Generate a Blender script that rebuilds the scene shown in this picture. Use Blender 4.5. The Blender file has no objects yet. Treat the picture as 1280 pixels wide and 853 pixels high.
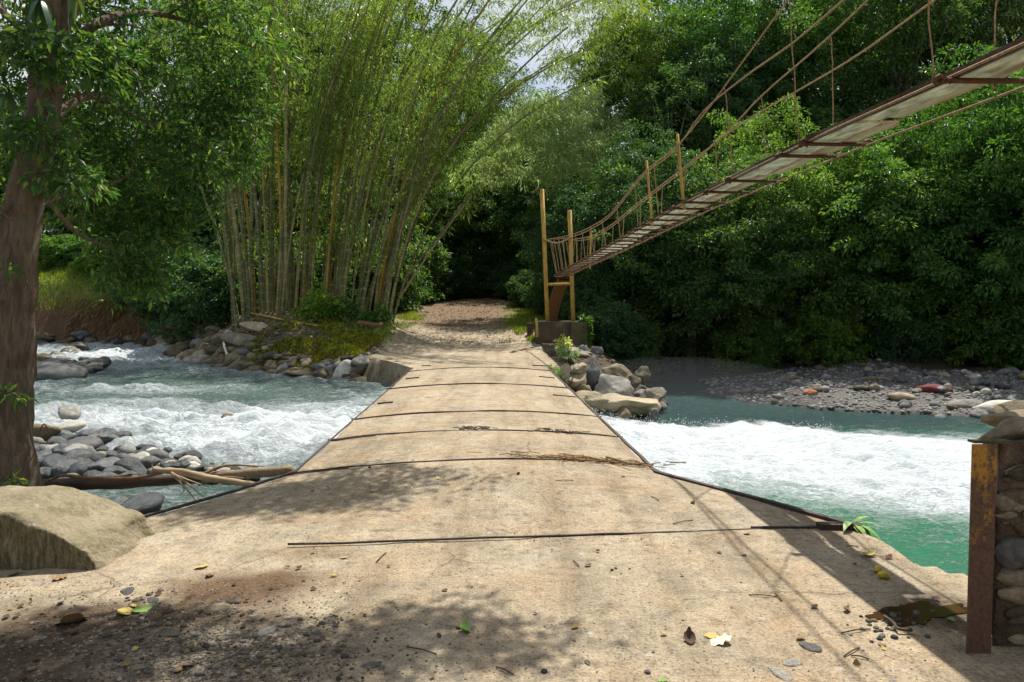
import bpy, math, random
import numpy as np
from mathutils import Vector, Quaternion, Matrix

R = math.radians
rng = np.random.default_rng(7)
random.seed(7)
scene = bpy.context.scene
COL = scene.collection

# ------------------------------------------------------------------ camera
FPX, CX, CY, HOR = 920.0, 640.0, 426.5, 385.0
EYE = np.array([0.0, 0.0, 1.6])
PITCH = math.atan((CY - HOR) / FPX)
cd = bpy.data.cameras.new("camera")
cam = bpy.data.objects.new("camera", cd)
COL.objects.link(cam)
cam.location = EYE
cam.rotation_euler = (R(90) - PITCH, 0, 0)
cd.sensor_width = 36
cd.lens = FPX / 1280 * 36
cd.clip_start = 0.05
cd.clip_end = 2000
scene.camera = cam
_f = np.array([0, math.cos(PITCH), -math.sin(PITCH)])
_u = np.array([0, math.sin(PITCH), math.cos(PITCH)])


def ray(px, py):
    return _f + np.array([1.0, 0, 0]) * ((px - CX) / FPX) + _u * (-(py - CY) / FPX)


def Q(px, py, Y):
    """point of the place on the sight line through a photo pixel, at depth Y"""
    d = ray(px, py)
    return EYE + d * (Y / d[1])


def G(px, py, z=0.0):
    """point of the place on the sight line through a photo pixel, at height z"""
    d = ray(px, py)
    return EYE + d * ((z - EYE[2]) / d[2])


# ------------------------------------------------------------------ noise
def _hash(ix, iy, iz, seed):
    n = (ix * 374761393 + iy * 668265263 + iz * 2147483647 + seed * 1274126177) & 0xFFFFFFFF
    n = ((n ^ (n >> 13)) * 1274126177) & 0xFFFFFFFF
    n = ((n ^ (n >> 16)) * 2246822519) & 0xFFFFFFFF
    return ((n ^ (n >> 15)) & 0xFFFFFF) / float(0xFFFFFF)


def vnoise(p, seed=0):
    p = np.asarray(p, float)
    i = np.floor(p).astype(np.int64)
    f = p - i
    f = f * f * f * (f * (f * 6 - 15) + 10)
    out = 0
    for dx in (0, 1):
        wx = f[:, 0] if dx else 1 - f[:, 0]
        for dy in (0, 1):
            wy = f[:, 1] if dy else 1 - f[:, 1]
            for dz in (0, 1):
                wz = f[:, 2] if dz else 1 - f[:, 2]
                out = out + wx * wy * wz * _hash(i[:, 0] + dx, i[:, 1] + dy, i[:, 2] + dz, seed)
    return out * 2 - 1


def fbm(p, octv=4, seed=0, gain=0.5):
    p = np.asarray(p, float)
    a, s, o = 1.0, 0.0, 0.0
    for k in range(octv):
        o = o + a * vnoise(p * (2.03 ** k) + 17.3 * k, seed + k)
        s += a
        a *= gain
    return o / s


def sstep(a, b, x):
    t = np.clip((x - a) / (b - a), 0, 1)
    return t * t * (3 - 2 * t)


def xy3(x, y, s=1.0, z=0.0):
    return np.stack([x * s, y * s, np.full_like(x, z)], 1)


# ------------------------------------------------------------------ meshes
def mesh_np(name, V, F, smooth=False, mats=None):
    """V (n,3); F: list of int arrays (m,k)"""
    me = bpy.data.meshes.new(name)
    V = np.asarray(V, np.float32)
    if isinstance(F, np.ndarray):
        F = [F]
    F = [np.asarray(f, np.int32) for f in F if len(f)]
    me.vertices.add(len(V))
    me.vertices.foreach_set("co", V.ravel())
    nl = sum(f.size for f in F)
    npoly = sum(len(f) for f in F)
    me.loops.add(nl)
    me.loops.foreach_set("vertex_index", np.concatenate([f.ravel() for f in F]))
    me.polygons.add(npoly)
    tot = np.concatenate([np.full(len(f), f.shape[1], np.int32) for f in F])
    st = np.concatenate([[0], np.cumsum(tot)[:-1]]).astype(np.int32)
    me.polygons.foreach_set("loop_start", st)
    me.polygons.foreach_set("loop_total", tot)
    me.polygons.foreach_set("use_smooth", np.full(npoly, bool(smooth)))
    me.update(calc_edges=True)
    me.validate()
    return me


class MB:
    def __init__(self):
        self.V, self.T, self.Qd, self.n = [], [], [], 0

    def add(self, V, F):
        V = np.asarray(V, float)
        F = [F] if isinstance(F, np.ndarray) else F
        for f in F:
            f = np.asarray(f)
            if len(f) == 0:
                continue
            (self.T if f.shape[1] == 3 else self.Qd).append(f + self.n)
        self.V.append(V)
        self.n += len(V)
        return self

    def tube(self, pts, rad, n=8, cap=True, wob=0.0, seed=0):
        P = np.asarray(pts, float)
        m = len(P)
        rad = np.broadcast_to(np.asarray(rad, float), (m,))
        T = np.gradient(P, axis=0)
        T /= np.linalg.norm(T, axis=1)[:, None] + 1e-9
        ref = np.array([0, 0, 1.0]) if abs(T[0][2]) < 0.9 else np.array([1.0, 0, 0])
        u = np.cross(ref, T[0])
        u /= np.linalg.norm(u)
        V = []
        a = np.linspace(0, 2 * math.pi, n, endpoint=False)
        for k in range(m):
            u = u - T[k] * np.dot(u, T[k])
            u /= np.linalg.norm(u) + 1e-9
            w = np.cross(T[k], u)
            V.append(P[k] + rad[k] * (np.cos(a)[:, None] * u + np.sin(a)[:, None] * w))
        V = np.concatenate(V)
        if wob:
            C = np.repeat(P, n, 0)
            k = 1 + wob * fbm(V * (1.2 / max(rad.mean(), 1e-3)) * 0.5, 3, seed)
            V = C + (V - C) * k[:, None]
        i = np.arange(n)
        F = []
        for k in range(m - 1):
            F.append(np.stack([k * n + i, k * n + (i + 1) % n, (k + 1) * n + (i + 1) % n, (k + 1) * n + i], 1))
        F = np.concatenate(F)
        T3 = []
        if cap:
            V = np.concatenate([V, P[:1], P[-1:]])
            c0, c1 = m * n, m * n + 1
            T3 = [np.stack([np.full(n, c0), (i + 1) % n, i], 1),
                  np.stack([np.full(n, c1), (m - 1) * n + i, (m - 1) * n + (i + 1) % n], 1)]
        self.add(V, [F] + T3)
        return self

    def box(self, lo, hi, rot=0.0, c=None):
        lo, hi = np.array(lo, float), np.array(hi, float)
        V = np.array([[x, y, z] for z in (0, 1) for y in (0, 1) for x in (0, 1)]) * (hi - lo) + lo
        F = np.array([[0, 2, 3, 1], [4, 5, 7, 6], [0, 1, 5, 4], [2, 6, 7, 3], [0, 4, 6, 2], [1, 3, 7, 5]])
        if rot:
            c = (lo + hi) / 2 if c is None else np.array(c)
            d = V - c
            V = c + np.stack([d[:, 0] * math.cos(rot) - d[:, 1] * math.sin(rot), d[:, 0] * math.sin(rot) + d[:, 1] * math.cos(rot), d[:, 2]], 1)
        return self.add(V, F)

    def mesh(self, name, smooth=False, off=None):
        V = np.concatenate(self.V)
        if off is not None:
            V = V - np.asarray(off, float)
        F = []
        if self.T:
            F.append(np.concatenate(self.T))
        if self.Qd:
            F.append(np.concatenate(self.Qd))
        return mesh_np(name, V, F, smooth)


def smooth_line(pts, m=24):
    P = np.asarray(pts, float)
    t = np.concatenate([[0], np.cumsum(np.linalg.norm(np.diff(P, axis=0), axis=1))])
    tt = np.linspace(0, t[-1], m)
    # Catmull-Rom style: cubic hermite with finite-difference tangents
    tan = np.gradient(P, t, axis=0) if len(P) > 2 else np.repeat((P[1:] - P[:1]) / t[-1], 2, 0)
    k = np.clip(np.searchsorted(t, tt, side="right") - 1, 0, len(P) - 2)
    h = (t[k + 1] - t[k])[:, None]
    s = ((tt - t[k])[:, None]) / h
    return ((2 * s**3 - 3 * s**2 + 1) * P[k] + (s**3 - 2 * s**2 + s) * h * tan[k] + (-2 * s**3 + 3 * s**2) * P[k + 1] + (s**3 - s**2) * h * tan[k + 1])


# ------------------------------------------------------------------ objects
def tag(o, label=None, cat=None, group=None, kind=None):
    if label: o["label"] = label
    if cat: o["category"] = cat
    if group: o["group"] = group
    if kind: o["kind"] = kind
    return o


def link(name, me, mat=None, parent=None):
    o = bpy.data.objects.new(name, me)
    COL.objects.link(o)
    if mat is not None and me is not None:
        if len(me.materials) == 0:
            me.materials.append(mat)
    if parent is not None:
        o.parent = parent
    return o


def thing(name, label, cat, loc=(0, 0, 0), group=None):
    o = bpy.data.objects.new(name, None)
    o.empty_display_size = 0.2
    COL.objects.link(o)
    o.location = loc
    return tag(o, label, cat, group)


def dup(o, loc=None, rot=None, scl=None, label=None, group=None, mat=None):
    c = o.copy()
    COL.objects.link(c)
    if loc is not None: c.location = loc
    if rot is not None: c.rotation_euler = rot
    if scl is not None: c.scale = scl
    if label: c["label"] = label
    if group: c["group"] = group
    for ch in list(o.children):
        k = ch.copy(); COL.objects.link(k); k.parent = c
        for g in list(ch.children):
            j = g.copy(); COL.objects.link(j); j.parent = k
    return c


# ------------------------------------------------------------------ materials
class NT:
    def __init__(self, name):
        self.m = bpy.data.materials.new(name)
        self.m.use_nodes = True
        self.t = self.m.node_tree
        self.t.nodes.clear()
        self.out = self.t.nodes.new("ShaderNodeOutputMaterial")

    def n(self, typ, **kw):
        nd = self.t.nodes.new("ShaderNode" + typ)
        ins = kw.pop("i", {})
        for k, v in kw.items():
            setattr(nd, k, v)
        for k, v in ins.items():
            s = nd.inputs[k]
            if isinstance(v, bpy.types.NodeSocket):
                self.t.links.new(v, s)
            elif v is not None:
                if isinstance(v, (tuple, list)) and len(v) == 3 and s.type == "RGBA":
                    v = (*v, 1)
                s.default_value = v
        return nd

    def pos(self):
        return self.n("NewGeometry").outputs["Position"]

    def obj(self):
        return self.n("TexCoord").outputs["Object"]

    def mapv(self, vec, scale=(1, 1, 1)):
        return self.n("Mapping", i={"Vector": vec, "Scale": scale}).outputs[0]

    def noise(self, vec, scale, detail=4, rough=0.55, out="Fac", dist=0.0):
        return self.n("TexNoise", i={"Vector": vec, "Scale": scale, "Detail": detail, "Roughness": rough, "Distortion": dist}).outputs[out]

    def voro(self, vec, scale, feature="F1", out="Distance", rnd=1.0):
        return self.n("TexVoronoi", feature=feature, i={"Vector": vec, "Scale": scale, "Randomness": rnd}).outputs[out]

    def ramp(self, fac, stops, interp="LINEAR"):
        r = self.n("ValToRGB", i={"Fac": fac})
        cr = r.color_ramp
        cr.interpolation = interp
        while len(cr.elements) > 1:
            cr.elements.remove(cr.elements[-1])
        for k, (p, c) in enumerate(stops):
            e = cr.elements[0] if k == 0 else cr.elements.new(p)
            e.position = p
            c = (c, c, c) if isinstance(c, (int, float)) else c
            e.color = (*c, 1)
        return r.outputs[0]

    def mix(self, fac, a, b, blend="MIX"):
        nd = self.n("Mix", data_type="RGBA", blend_type=blend, clamp_factor=True)
        for k, v in ((0, fac), (6, a), (7, b)):
            s = nd.inputs[k]
            if isinstance(v, bpy.types.NodeSocket):
                self.t.links.new(v, s)
            else:
                s.default_value = (*v, 1) if isinstance(v, (tuple, list)) else v
        return nd.outputs[2]

    def math(self, op, a, b=None, c=None, clamp=False):
        nd = self.n("Math", operation=op, use_clamp=clamp)
        for k, v in enumerate((a, b, c)):
            if v is None: continue
            if isinstance(v, bpy.types.NodeSocket):
                self.t.links.new(v, nd.inputs[k])
            else:
                nd.inputs[k].default_value = v
        return nd.outputs[0]

    def attr(self, name, out="Color"):
        return self.n("Attribute", attribute_name=name).outputs[out]

    def bump(self, h, strength=0.5, dist=0.02, normal=None):
        return self.n("Bump", i={"Height": h, "Strength": strength, "Distance": dist, "Normal": normal}).outputs[0]

    def pbr(self, col, rough=0.8, normal=None, spec=0.3, metal=0.0, **kw):
        i = {"Base Color": col, "Roughness": rough, "Specular IOR Level": spec, "Metallic": metal, "Normal": normal}
        i.update(kw)
        return self.n("BsdfPrincipled", i=i)

    def done(self, sh):
        self.t.links.new(sh.outputs[0] if not isinstance(sh, bpy.types.NodeSocket) else sh, self.out.inputs[0])
        return self.m


def leaf_mat(name, a, b, c=None, trans=0.4, rough=0.4, spec=0.4, tcol=None):
    t = NT(name)
    rnd = t.n("NewGeometry").outputs["Random Per Island"]
    col = t.ramp(rnd, [(0.0, a), (0.75, b), (1.0, c or b)])
    orn = t.n("ObjectInfo").outputs["Random"]
    col = t.mix(1.0, col, t.ramp(orn, [(0, (0.62, 0.74, 0.82)), (0.5, (1, 1, 1)), (1, (1.4, 1.22, 0.85))]), "MULTIPLY")
    big = t.noise(t.pos(), 0.35, 2)
    col = t.mix(1.0, col, t.ramp(big, [(0.3, (0.78, 0.85, 0.9)), (0.7, (1.22, 1.15, 1.0))]), "MULTIPLY")
    p = t.pbr(col, rough, spec=spec)
    tc = t.mix(1.0, col, tcol or (1.5, 1.6, 0.6), "MULTIPLY")
    tr = t.n("BsdfTranslucent", i={"Color": tc})
    return t.done(t.n("MixShader", i={0: trans, 1: p.outputs[0], 2: tr.outputs[0]}))


def bark_mat(name, a, b, scale=6.0, rough=0.9, lichen=False):
    t = NT(name)
    v = t.mapv(t.obj(), (1, 1, 0.25))
    n1 = t.noise(v, scale * 2.2, 6, 0.65)
    n2 = t.noise(t.obj(), scale * 0.35, 4)
    col = t.mix(n2, t.ramp(n1, [(0.3, a), (0.7, b)]), t.ramp(n1, [(0.3, tuple(x * 0.7 for x in b)), (0.75, tuple(min(1, x * 1.5) for x in b))]))
    if lichen:
        li = t.ramp(t.noise(t.obj(), 5.5, 6, 0.75, dist=0.5), [(0.56, 0.0), (0.64, 1.0)])
        col = t.mix(t.math("MULTIPLY", li, 0.6), col, (0.17, 0.155, 0.115))
        mo = t.ramp(t.noise(t.obj(), 3.1, 5, 0.7), [(0.55, 0.0), (0.66, 1.0)])
        col = t.mix(t.math("MULTIPLY", mo, 0.45), col, (0.045, 0.05, 0.018))
        fi = t.noise(t.mapv(t.obj(), (1, 1, 0.3)), 60, 4, 0.7)
        n1 = t.math("ADD", n1, t.math("MULTIPLY", fi, 0.5))
    return t.done(t.pbr(col, rough, t.bump(n1, 1.0, 0.04)))


def rock_mat(name, a, b, wet=False):
    t = NT(name)
    o = t.obj()
    orn = t.n("ObjectInfo").outputs["Random"]
    n1 = t.noise(o, 2.2, 5, 0.6)
    n2 = t.noise(o, 14, 4, 0.7)
    col = t.mix(t.ramp(n1, [(0.35, 0.0), (0.65, 1.0)]), a, b)
    col = t.mix(1.0, col, t.ramp(orn, [(0, (0.58, 0.61, 0.63)), (0.35, (0.95, 0.95, 0.92)), (0.7, (1.15, 1.1, 1.0)), (1, (1.6, 1.56, 1.45))]), "MULTIPLY")
    col = t.mix(0.6, col, t.ramp(n2, [(0.3, 0.55), (0.7, 1.3)]), "MULTIPLY")
    h = t.math("ADD", t.math("MULTIPLY", n1, 0.6), t.math("MULTIPLY", n2, 0.4))
    return t.done(t.pbr(col, 0.36 if wet else 0.8, t.bump(h, 0.8, 0.05), spec=0.4 if wet else 0.25))


def plain_mat(name, a, b, scale=20.0, rough=0.8, bump=0.3, metal=0.0, spec=0.3, stretch=(1, 1, 1)):
    t = NT(name)
    v = t.mapv(t.obj(), stretch)
    n1 = t.noise(v, scale, 5, 0.65)
    col = t.ramp(n1, [(0.35, a), (0.65, b)])
    return t.done(t.pbr(col, rough, t.bump(n1, bump, 0.01), spec=spec, metal=metal))


M = {}


def sand_colour(t, v, base=None, cover=None):
    """sand-dusted concrete: shared by the causeway and the track so that they run into one another"""
    n0 = t.noise(v, 0.55, 5, 0.6)
    n1 = t.noise(v, 3.5, 6, 0.65)
    n2 = t.noise(v, 55, 4, 0.7)
    n3 = t.noise(v, 160, 3, 0.7)
    col = t.ramp(n0, [(0.28, (0.255, 0.211, 0.145)), (0.5, (0.325, 0.273, 0.190)), (0.72, (0.385, 0.332, 0.243))])
    # worn patches where grey cement shows, scuffs and trodden-in dirt
    w = t.ramp(t.noise(v, 1.7, 6, 0.7, dist=0.4), [(0.52, 0.0), (0.63, 1.0)])
    col = t.mix(t.math("MULTIPLY", w, 0.5), col, (0.33, 0.30, 0.235))
    st = t.ramp(t.noise(v, 6.0, 5, 0.75, dist=0.8), [(0.60, 0.0), (0.68, 1.0)])
    col = t.mix(t.math("MULTIPLY", st, 0.5), col, (0.37, 0.345, 0.30))
    br = t.ramp(t.noise(v, 1.1, 6, 0.7, dist=0.6), [(0.50, 0.0), (0.66, 1.0)])
    col = t.mix(t.math("MULTIPLY", br, 0.55), col, (0.27, 0.185, 0.10))
    wm = t.ramp(t.noise(v, 0.9, 5, 0.65, dist=0.3), [(0.47, 0.0), (0.62, 1.0)])
    col = t.mix(t.math("MULTIPLY", wm, 0.38), col, (0.36, 0.255, 0.155))
    tr = t.noise(t.mapv(v, (2.4, 0.22, 1.0)), 1.3, 5, 0.6, dist=0.3)
    col = t.mix(0.75, col, t.ramp(tr, [(0.32, (0.66, 0.62, 0.58)), (0.5, (1, 1, 1)), (0.68, (1.14, 1.14, 1.14))]), "MULTIPLY")
    damp = t.ramp(t.noise(v, 1.5, 6, 0.7, dist=1.0), [(0.60, 0.0), (0.68, 1.0)])
    col = t.mix(t.math("MULTIPLY", damp, 0.5), col, (0.16, 0.125, 0.085))
    dv = t.n("Mix", data_type="RGBA", i={0: 0.16})
    t.t.links.new(v, dv.inputs[6]); t.t.links.new(t.noise(v, 2.2, 5, 0.7, out="Color"), dv.inputs[7])
    cr = t.voro(dv.outputs[2], 1.05, feature="DISTANCE_TO_EDGE")
    cm = t.math("MULTIPLY", t.ramp(cr, [(0.0, 1.0), (0.011, 0.0)]), t.ramp(t.noise(v, 0.8, 3), [(0.48, 0.0), (0.6, 0.8)]))
    col = t.mix(cm, col, (0.12, 0.09, 0.06))
    if base is not None:
        col = t.mix(cover, col, base)
    nm = t.noise(v, 14, 5, 0.75, dist=0.5)
    col = t.mix(0.8, col, t.ramp(nm, [(0.33, 0.55), (0.46, 0.98), (0.6, 1.05), (0.72, 1.25)]), "MULTIPLY")
    col = t.mix(0.8, col, t.ramp(n1, [(0.25, (0.62, 0.62, 0.64)), (0.5, (1, 0.98, 0.95)), (0.75, (1.22, 1.2, 1.16))]), "MULTIPLY")
    col = t.mix(0.85, col, t.ramp(n2, [(0.3, 0.45), (0.5, 1.0), (0.7, 1.32)]), "MULTIPLY")
    col = t.mix(0.7, col, t.ramp(n3, [(0.32, 0.5), (0.5, 1.0), (0.7, 1.3)]), "MULTIPLY")
    clus = t.ramp(t.noise(v, 2.6, 4, 0.6), [(0.40, 0.15), (0.62, 1.0)])
    speck = t.voro(v, 8)
    col = t.mix(t.math("MULTIPLY", t.math("MULTIPLY", t.ramp(speck, [(0.04, 1.0), (0.11, 0.0)]), 0.75), clus), col, (0.07, 0.05, 0.03))
    sp2 = t.voro(v, 23)
    col = t.mix(t.math("MULTIPLY", t.math("MULTIPLY", t.ramp(sp2, [(0.07, 1.0), (0.18, 0.0)]), 0.55), clus), col, (0.10, 0.075, 0.05))
    sp3 = t.voro(t.mapv(v, (1, 1.6, 1)), 14)
    col = t.mix(t.math("MULTIPLY", t.math("MULTIPLY", t.ramp(sp3, [(0.06, 1.0), (0.16, 0.0)]), 0.7), clus), col, (0.12, 0.085, 0.05))
    pale = t.voro(v, 5.5)
    col = t.mix(t.math("MULTIPLY", t.ramp(t.math("ADD", pale, t.math("MULTIPLY", n2, 0.05)), [(0.10, 1.0), (0.15, 0.0)]), 0.5), col, (0.42, 0.40, 0.36))
    return col, n1, t.math("ADD", t.math("MULTIPLY", n2, 0.7), t.math("MULTIPLY", nm, 0.7))


def build_materials():
    # ground: base albedo painted per vertex (soil, sand, moss, gravel, shade on the pool gravel), fine grain in the shader
    t = NT("ground")
    v = t.pos()
    base = t.attr("albedo")
    rough_k = t.attr("stony", "Fac")
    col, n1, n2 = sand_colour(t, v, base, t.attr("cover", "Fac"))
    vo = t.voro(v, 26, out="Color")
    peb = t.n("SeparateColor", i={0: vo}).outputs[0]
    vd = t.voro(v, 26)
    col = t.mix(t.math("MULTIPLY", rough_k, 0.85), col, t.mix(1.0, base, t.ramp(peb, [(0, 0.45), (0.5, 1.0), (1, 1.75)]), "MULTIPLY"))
    h = t.math("ADD", t.math("MULTIPLY", n1, 0.5), t.math("MULTIPLY", n2, 0.45))
    h = t.math("SUBTRACT", h, t.math("MULTIPLY", vd, t.math("MULTIPLY", rough_k, 0.9)))
    M["ground"] = t.done(t.pbr(col, 0.92, t.bump(h, 1.0, 0.03), spec=0.15))

    t = NT("sandy_concrete")
    v = t.pos()
    col, n1, n2 = sand_colour(t, v)
    h = t.math("ADD", t.math("MULTIPLY", n1, 0.5), t.math("MULTIPLY", n2, 0.45))
    M["deck"] = t.done(t.pbr(col, 0.92, t.bump(h, 1.0, 0.03), spec=0.15))

    t = NT("old_concrete")
    v = t.obj()
    n1 = t.noise(v, 2.5, 6, 0.65)
    n2 = t.noise(v, 30, 5, 0.7)
    col = t.ramp(n1, [(0.3, (0.05, 0.04, 0.026)), (0.55, (0.10, 0.08, 0.05)), (0.75, (0.19, 0.16, 0.105))])
    col = t.mix(t.ramp(t.noise(v, 1.3, 4), [(0.5, 0.0), (0.66, 0.8)]), col, (0.07, 0.085, 0.025))
    col = t.mix(0.6, col, t.ramp(n2, [(0.3, 0.5), (0.7, 1.35)]), "MULTIPLY")
    M["old_concrete"] = t.done(t.pbr(col, 0.9, t.bump(t.math("ADD", n1, n2), 0.8, 0.03)))

    # foreground block: sandy top, dark lichen streaks running down the face (growth with its own shape)
    t = NT("block_concrete")
    v = t.obj()
    n2 = t.noise(v, 40, 5, 0.7)
    col = t.ramp(t.noise(v, 4, 5), [(0.3, (0.22, 0.18, 0.105)), (0.7, (0.34, 0.285, 0.185))])
    mo = t.ramp(t.noise(v, 7, 6, 0.75, dist=0.6), [(0.50, 0.0), (0.62, 1.0)])
    col = t.mix(t.math("MULTIPLY", mo, 0.55), col, (0.13, 0.115, 0.045))
    pk = t.ramp(t.noise(v, 11, 5, 0.7), [(0.62, 0.0), (0.68, 1.0)])
    col = t.mix(t.math("MULTIPLY", pk, 0.6), col, (0.40, 0.37, 0.30))
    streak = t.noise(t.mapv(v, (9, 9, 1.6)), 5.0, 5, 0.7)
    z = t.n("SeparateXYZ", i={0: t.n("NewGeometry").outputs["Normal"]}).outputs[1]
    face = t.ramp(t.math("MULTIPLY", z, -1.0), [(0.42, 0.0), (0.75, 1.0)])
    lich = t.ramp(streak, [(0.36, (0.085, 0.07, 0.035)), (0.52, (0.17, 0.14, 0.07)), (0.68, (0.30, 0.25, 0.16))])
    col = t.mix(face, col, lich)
    col = t.mix(0.7, col, t.ramp(n2, [(0.3, 0.6), (0.7, 1.3)]), "MULTIPLY")
    M["block"] = t.done(t.pbr(col, 0.9, t.bump(t.math("ADD", n2, t.math("MULTIPLY", streak, face)), 0.9, 0.025)))

    # water with foam
    t = NT("river_water")
    v = t.pos()
    foam = t.attr("foam", "Fac")
    green = t.attr("tint")
    s1 = t.noise(t.mapv(v, (1.0, 2.4, 1.0)), 2.6, 8, 0.72, dist=1.6)
    s2 = t.noise(t.mapv(v, (1.0, 1.9, 1.0)), 13, 6, 0.75, dist=1.0)
    s3 = t.noise(t.mapv(v, (1.0, 1.5, 1.0)), 45, 4, 0.7, dist=0.6)
    s = t.math("ADD", t.math("ADD", t.math("MULTIPLY", s1, 0.48), t.math("MULTIPLY", s2, 0.36)), t.math("MULTIPLY", s3, 0.16))
    # s sits around 0.5: stretch it so that the streaks, not the density, draw the edge
    x = t.math("ADD", t.math("MULTIPLY", t.math("SUBTRACT", s, 0.5), 5.2), t.math("MULTIPLY", t.math("SUBTRACT", foam, 0.45), 2.0))
    fm = t.math("ADD", t.math("MULTIPLY", x, 0.85), 0.40, clamp=True)
    gl = t.noise(t.mapv(v, (0.7, 2.2, 1.0)), 11, 5, 0.7, dist=1.5)
    fm = t.math("MAXIMUM", fm, t.math("MULTIPLY", t.ramp(gl, [(0.58, 0.0), (0.68, 1.0)]), t.math("MULTIPLY_ADD", foam, 0.8, 0.3, clamp=True)))  # white flecks: foam, plus the wavelets' sparkle painted into the colour
    fcol = t.mix(t.ramp(s2, [(0.35, 0.0), (0.62, 1.0)]), (0.38, 0.45, 0.46), (0.68, 0.71, 0.71))
    col = t.mix(fm, green, fcol)
    rip = t.noise(t.mapv(v, (1.0, 1.8, 1.0)), 6, 7, 0.7, dist=0.8)
    h = t.math("ADD", t.math("MULTIPLY", rip, 0.6), t.math("MULTIPLY", s2, 0.4))
    h = t.math("ADD", h, t.math("MULTIPLY", fm, 0.3))
    rough = t.math("ADD", 0.10, t.math("MULTIPLY", fm, 0.6))
    M["water"] = t.done(t.pbr(col, rough, t.bump(h, 1.0, 0.10), spec=0.5, IOR=1.33))

    t = NT("spray")
    M["spray"] = t.done(t.pbr((0.9, 0.92, 0.92), 0.5))

    M["rock_grey"] = rock_mat("river_rock", (0.125, 0.124, 0.118), (0.24, 0.23, 0.205))
    M["rock_dark"] = rock_mat("wet_rock", (0.03, 0.036, 0.038), (0.10, 0.105, 0.105), True)
    M["rock_tan"] = rock_mat("tan_rock", (0.2, 0.17, 0.12), (0.34, 0.29, 0.2))
    M["rock_brown"] = rock_mat("mossy_rock", (0.085, 0.07, 0.045), (0.17, 0.14, 0.09))
    M["rock_pale"] = rock_mat("pale_rock", (0.32, 0.31, 0.28), (0.46, 0.45, 0.41))
    M["rock_red"] = rock_mat("red_rock", (0.12, 0.022, 0.02), (0.17, 0.04, 0.035))
    M["rock_orange"] = rock_mat("orange_rock", (0.26, 0.09, 0.035), (0.34, 0.13, 0.05))
    M["bark_near"] = bark_mat("bark", (0.030, 0.022, 0.014), (0.19, 0.14, 0.09), 11, lichen=True)
    M["bark_far"] = bark_mat("forest_bark", (0.04, 0.035, 0.028), (0.13, 0.115, 0.09), 3)
    M["bark_pale"] = bark_mat("pale_bark", (0.12, 0.11, 0.09), (0.3, 0.28, 0.23), 3)
    M["vine"] = bark_mat("vine", (0.035, 0.028, 0.02), (0.09, 0.075, 0.055), 12)
    M["wood_dark"] = plain_mat("wet_log", (0.03, 0.02, 0.013), (0.10, 0.06, 0.035), 18, 0.6, stretch=(0.15, 1, 1))
    M["wood_pale"] = plain_mat("bare_branch", (0.24, 0.165, 0.09), (0.42, 0.31, 0.18), 16, 0.7, stretch=(0.2, 1, 1))
    M["wood_red"] = plain_mat("peeled_branch", (0.12, 0.055, 0.025), (0.24, 0.12, 0.05), 16, 0.7)
    M["steel"] = plain_mat("rusty_strap", (0.028, 0.02, 0.016), (0.075, 0.05, 0.035), 40, 0.7, 0.4)
    M["rust"] = plain_mat("rust", (0.06, 0.03, 0.018), (0.14, 0.065, 0.03), 40, 0.8, 0.4)
    t = NT("painted_rusty_steel")
    v = t.obj()
    n1 = t.noise(t.mapv(v, (1, 1, 0.5)), 9, 6, 0.7)
    n2 = t.noise(v, 60, 4, 0.7)
    zz = t.n("SeparateXYZ", i={0: v}).outputs[2]
    f = t.math("ADD", t.math("MULTIPLY", n1, 1.0), t.math("MULTIPLY", n2, 0.35))
    f = t.math("ADD", f, t.math("MULTIPLY", t.math("SUBTRACT", zz, 0.6), 0.45))
    col = t.mix(t.ramp(f, [(0.74, 0.0), (0.86, 1.0)]), t.ramp(n2, [(0.3, (0.055, 0.03, 0.02)), (0.7, (0.13, 0.07, 0.04))]), (0.33, 0.17, 0.025))
    M["channel"] = t.done(t.pbr(col, 0.65, t.bump(f, 0.4, 0.006)))
    M["post"] = plain_mat("yellow_post", (0.30, 0.17, 0.03), (0.50, 0.33, 0.075), 14, 0.7, stretch=(1, 1, 0.25))
    M["rope"] = plain_mat("rusty_cable", (0.17, 0.10, 0.045), (0.36, 0.25, 0.13), 40, 0.8)
    M["plank"] = plain_mat("weathered_plank", (0.27, 0.235, 0.18), (0.84, 0.78, 0.66), 12, 0.85, 1.0, stretch=(1.0, 0.3, 1))
    M["plank_brown"] = plain_mat("brown_plank", (0.30, 0.22, 0.14), (0.58, 0.46, 0.33), 11, 0.85, 0.5, stretch=(1.0, 0.12, 1))
    t = NT("masonry_mortar")
    v = t.obj()
    n1 = t.noise(v, 5, 6, 0.7)
    n2 = t.noise(v, 45, 4, 0.7)
    col = t.ramp(n1, [(0.35, (0.06, 0.042, 0.028)), (0.6, (0.15, 0.105, 0.07)), (0.75, (0.27, 0.22, 0.155))])
    M["mortar"] = t.done(t.pbr(t.mix(0.7, col, t.ramp(n2, [(0.3, 0.5), (0.7, 1.4)]), "MULTIPLY"), 0.95, t.bump(t.math("ADD", n1, n2), 1.0, 0.03)))

    # bamboo culms: rings at the nodes (UV v runs along the culm in metres)
    def culm(name, a, b, ring):
        t = NT(name)
        uv = t.n("UVMap").outputs[0]
        vv = t.n("SeparateXYZ", i={0: uv}).outputs[1]
        fr = t.math("FRACT", t.math("MULTIPLY", vv, 2.6))
        rg = t.ramp(fr, [(0.0, 1.0), (0.09, 1.0), (0.13, 0.0)])
        orn = t.n("ObjectInfo").outputs["Random"]
        n1 = t.noise(t.obj(), 1.2, 4)
        col = t.mix(t.ramp(n1, [(0.35, 0.0), (0.65, 1.0)]), a, b)
        col = t.mix(1.0, col, t.ramp(orn, [(0, (0.6, 0.66, 0.6)), (0.5, (1, 1, 1)), (1, (1.35, 1.2, 1.0))]), "MULTIPLY")
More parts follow.
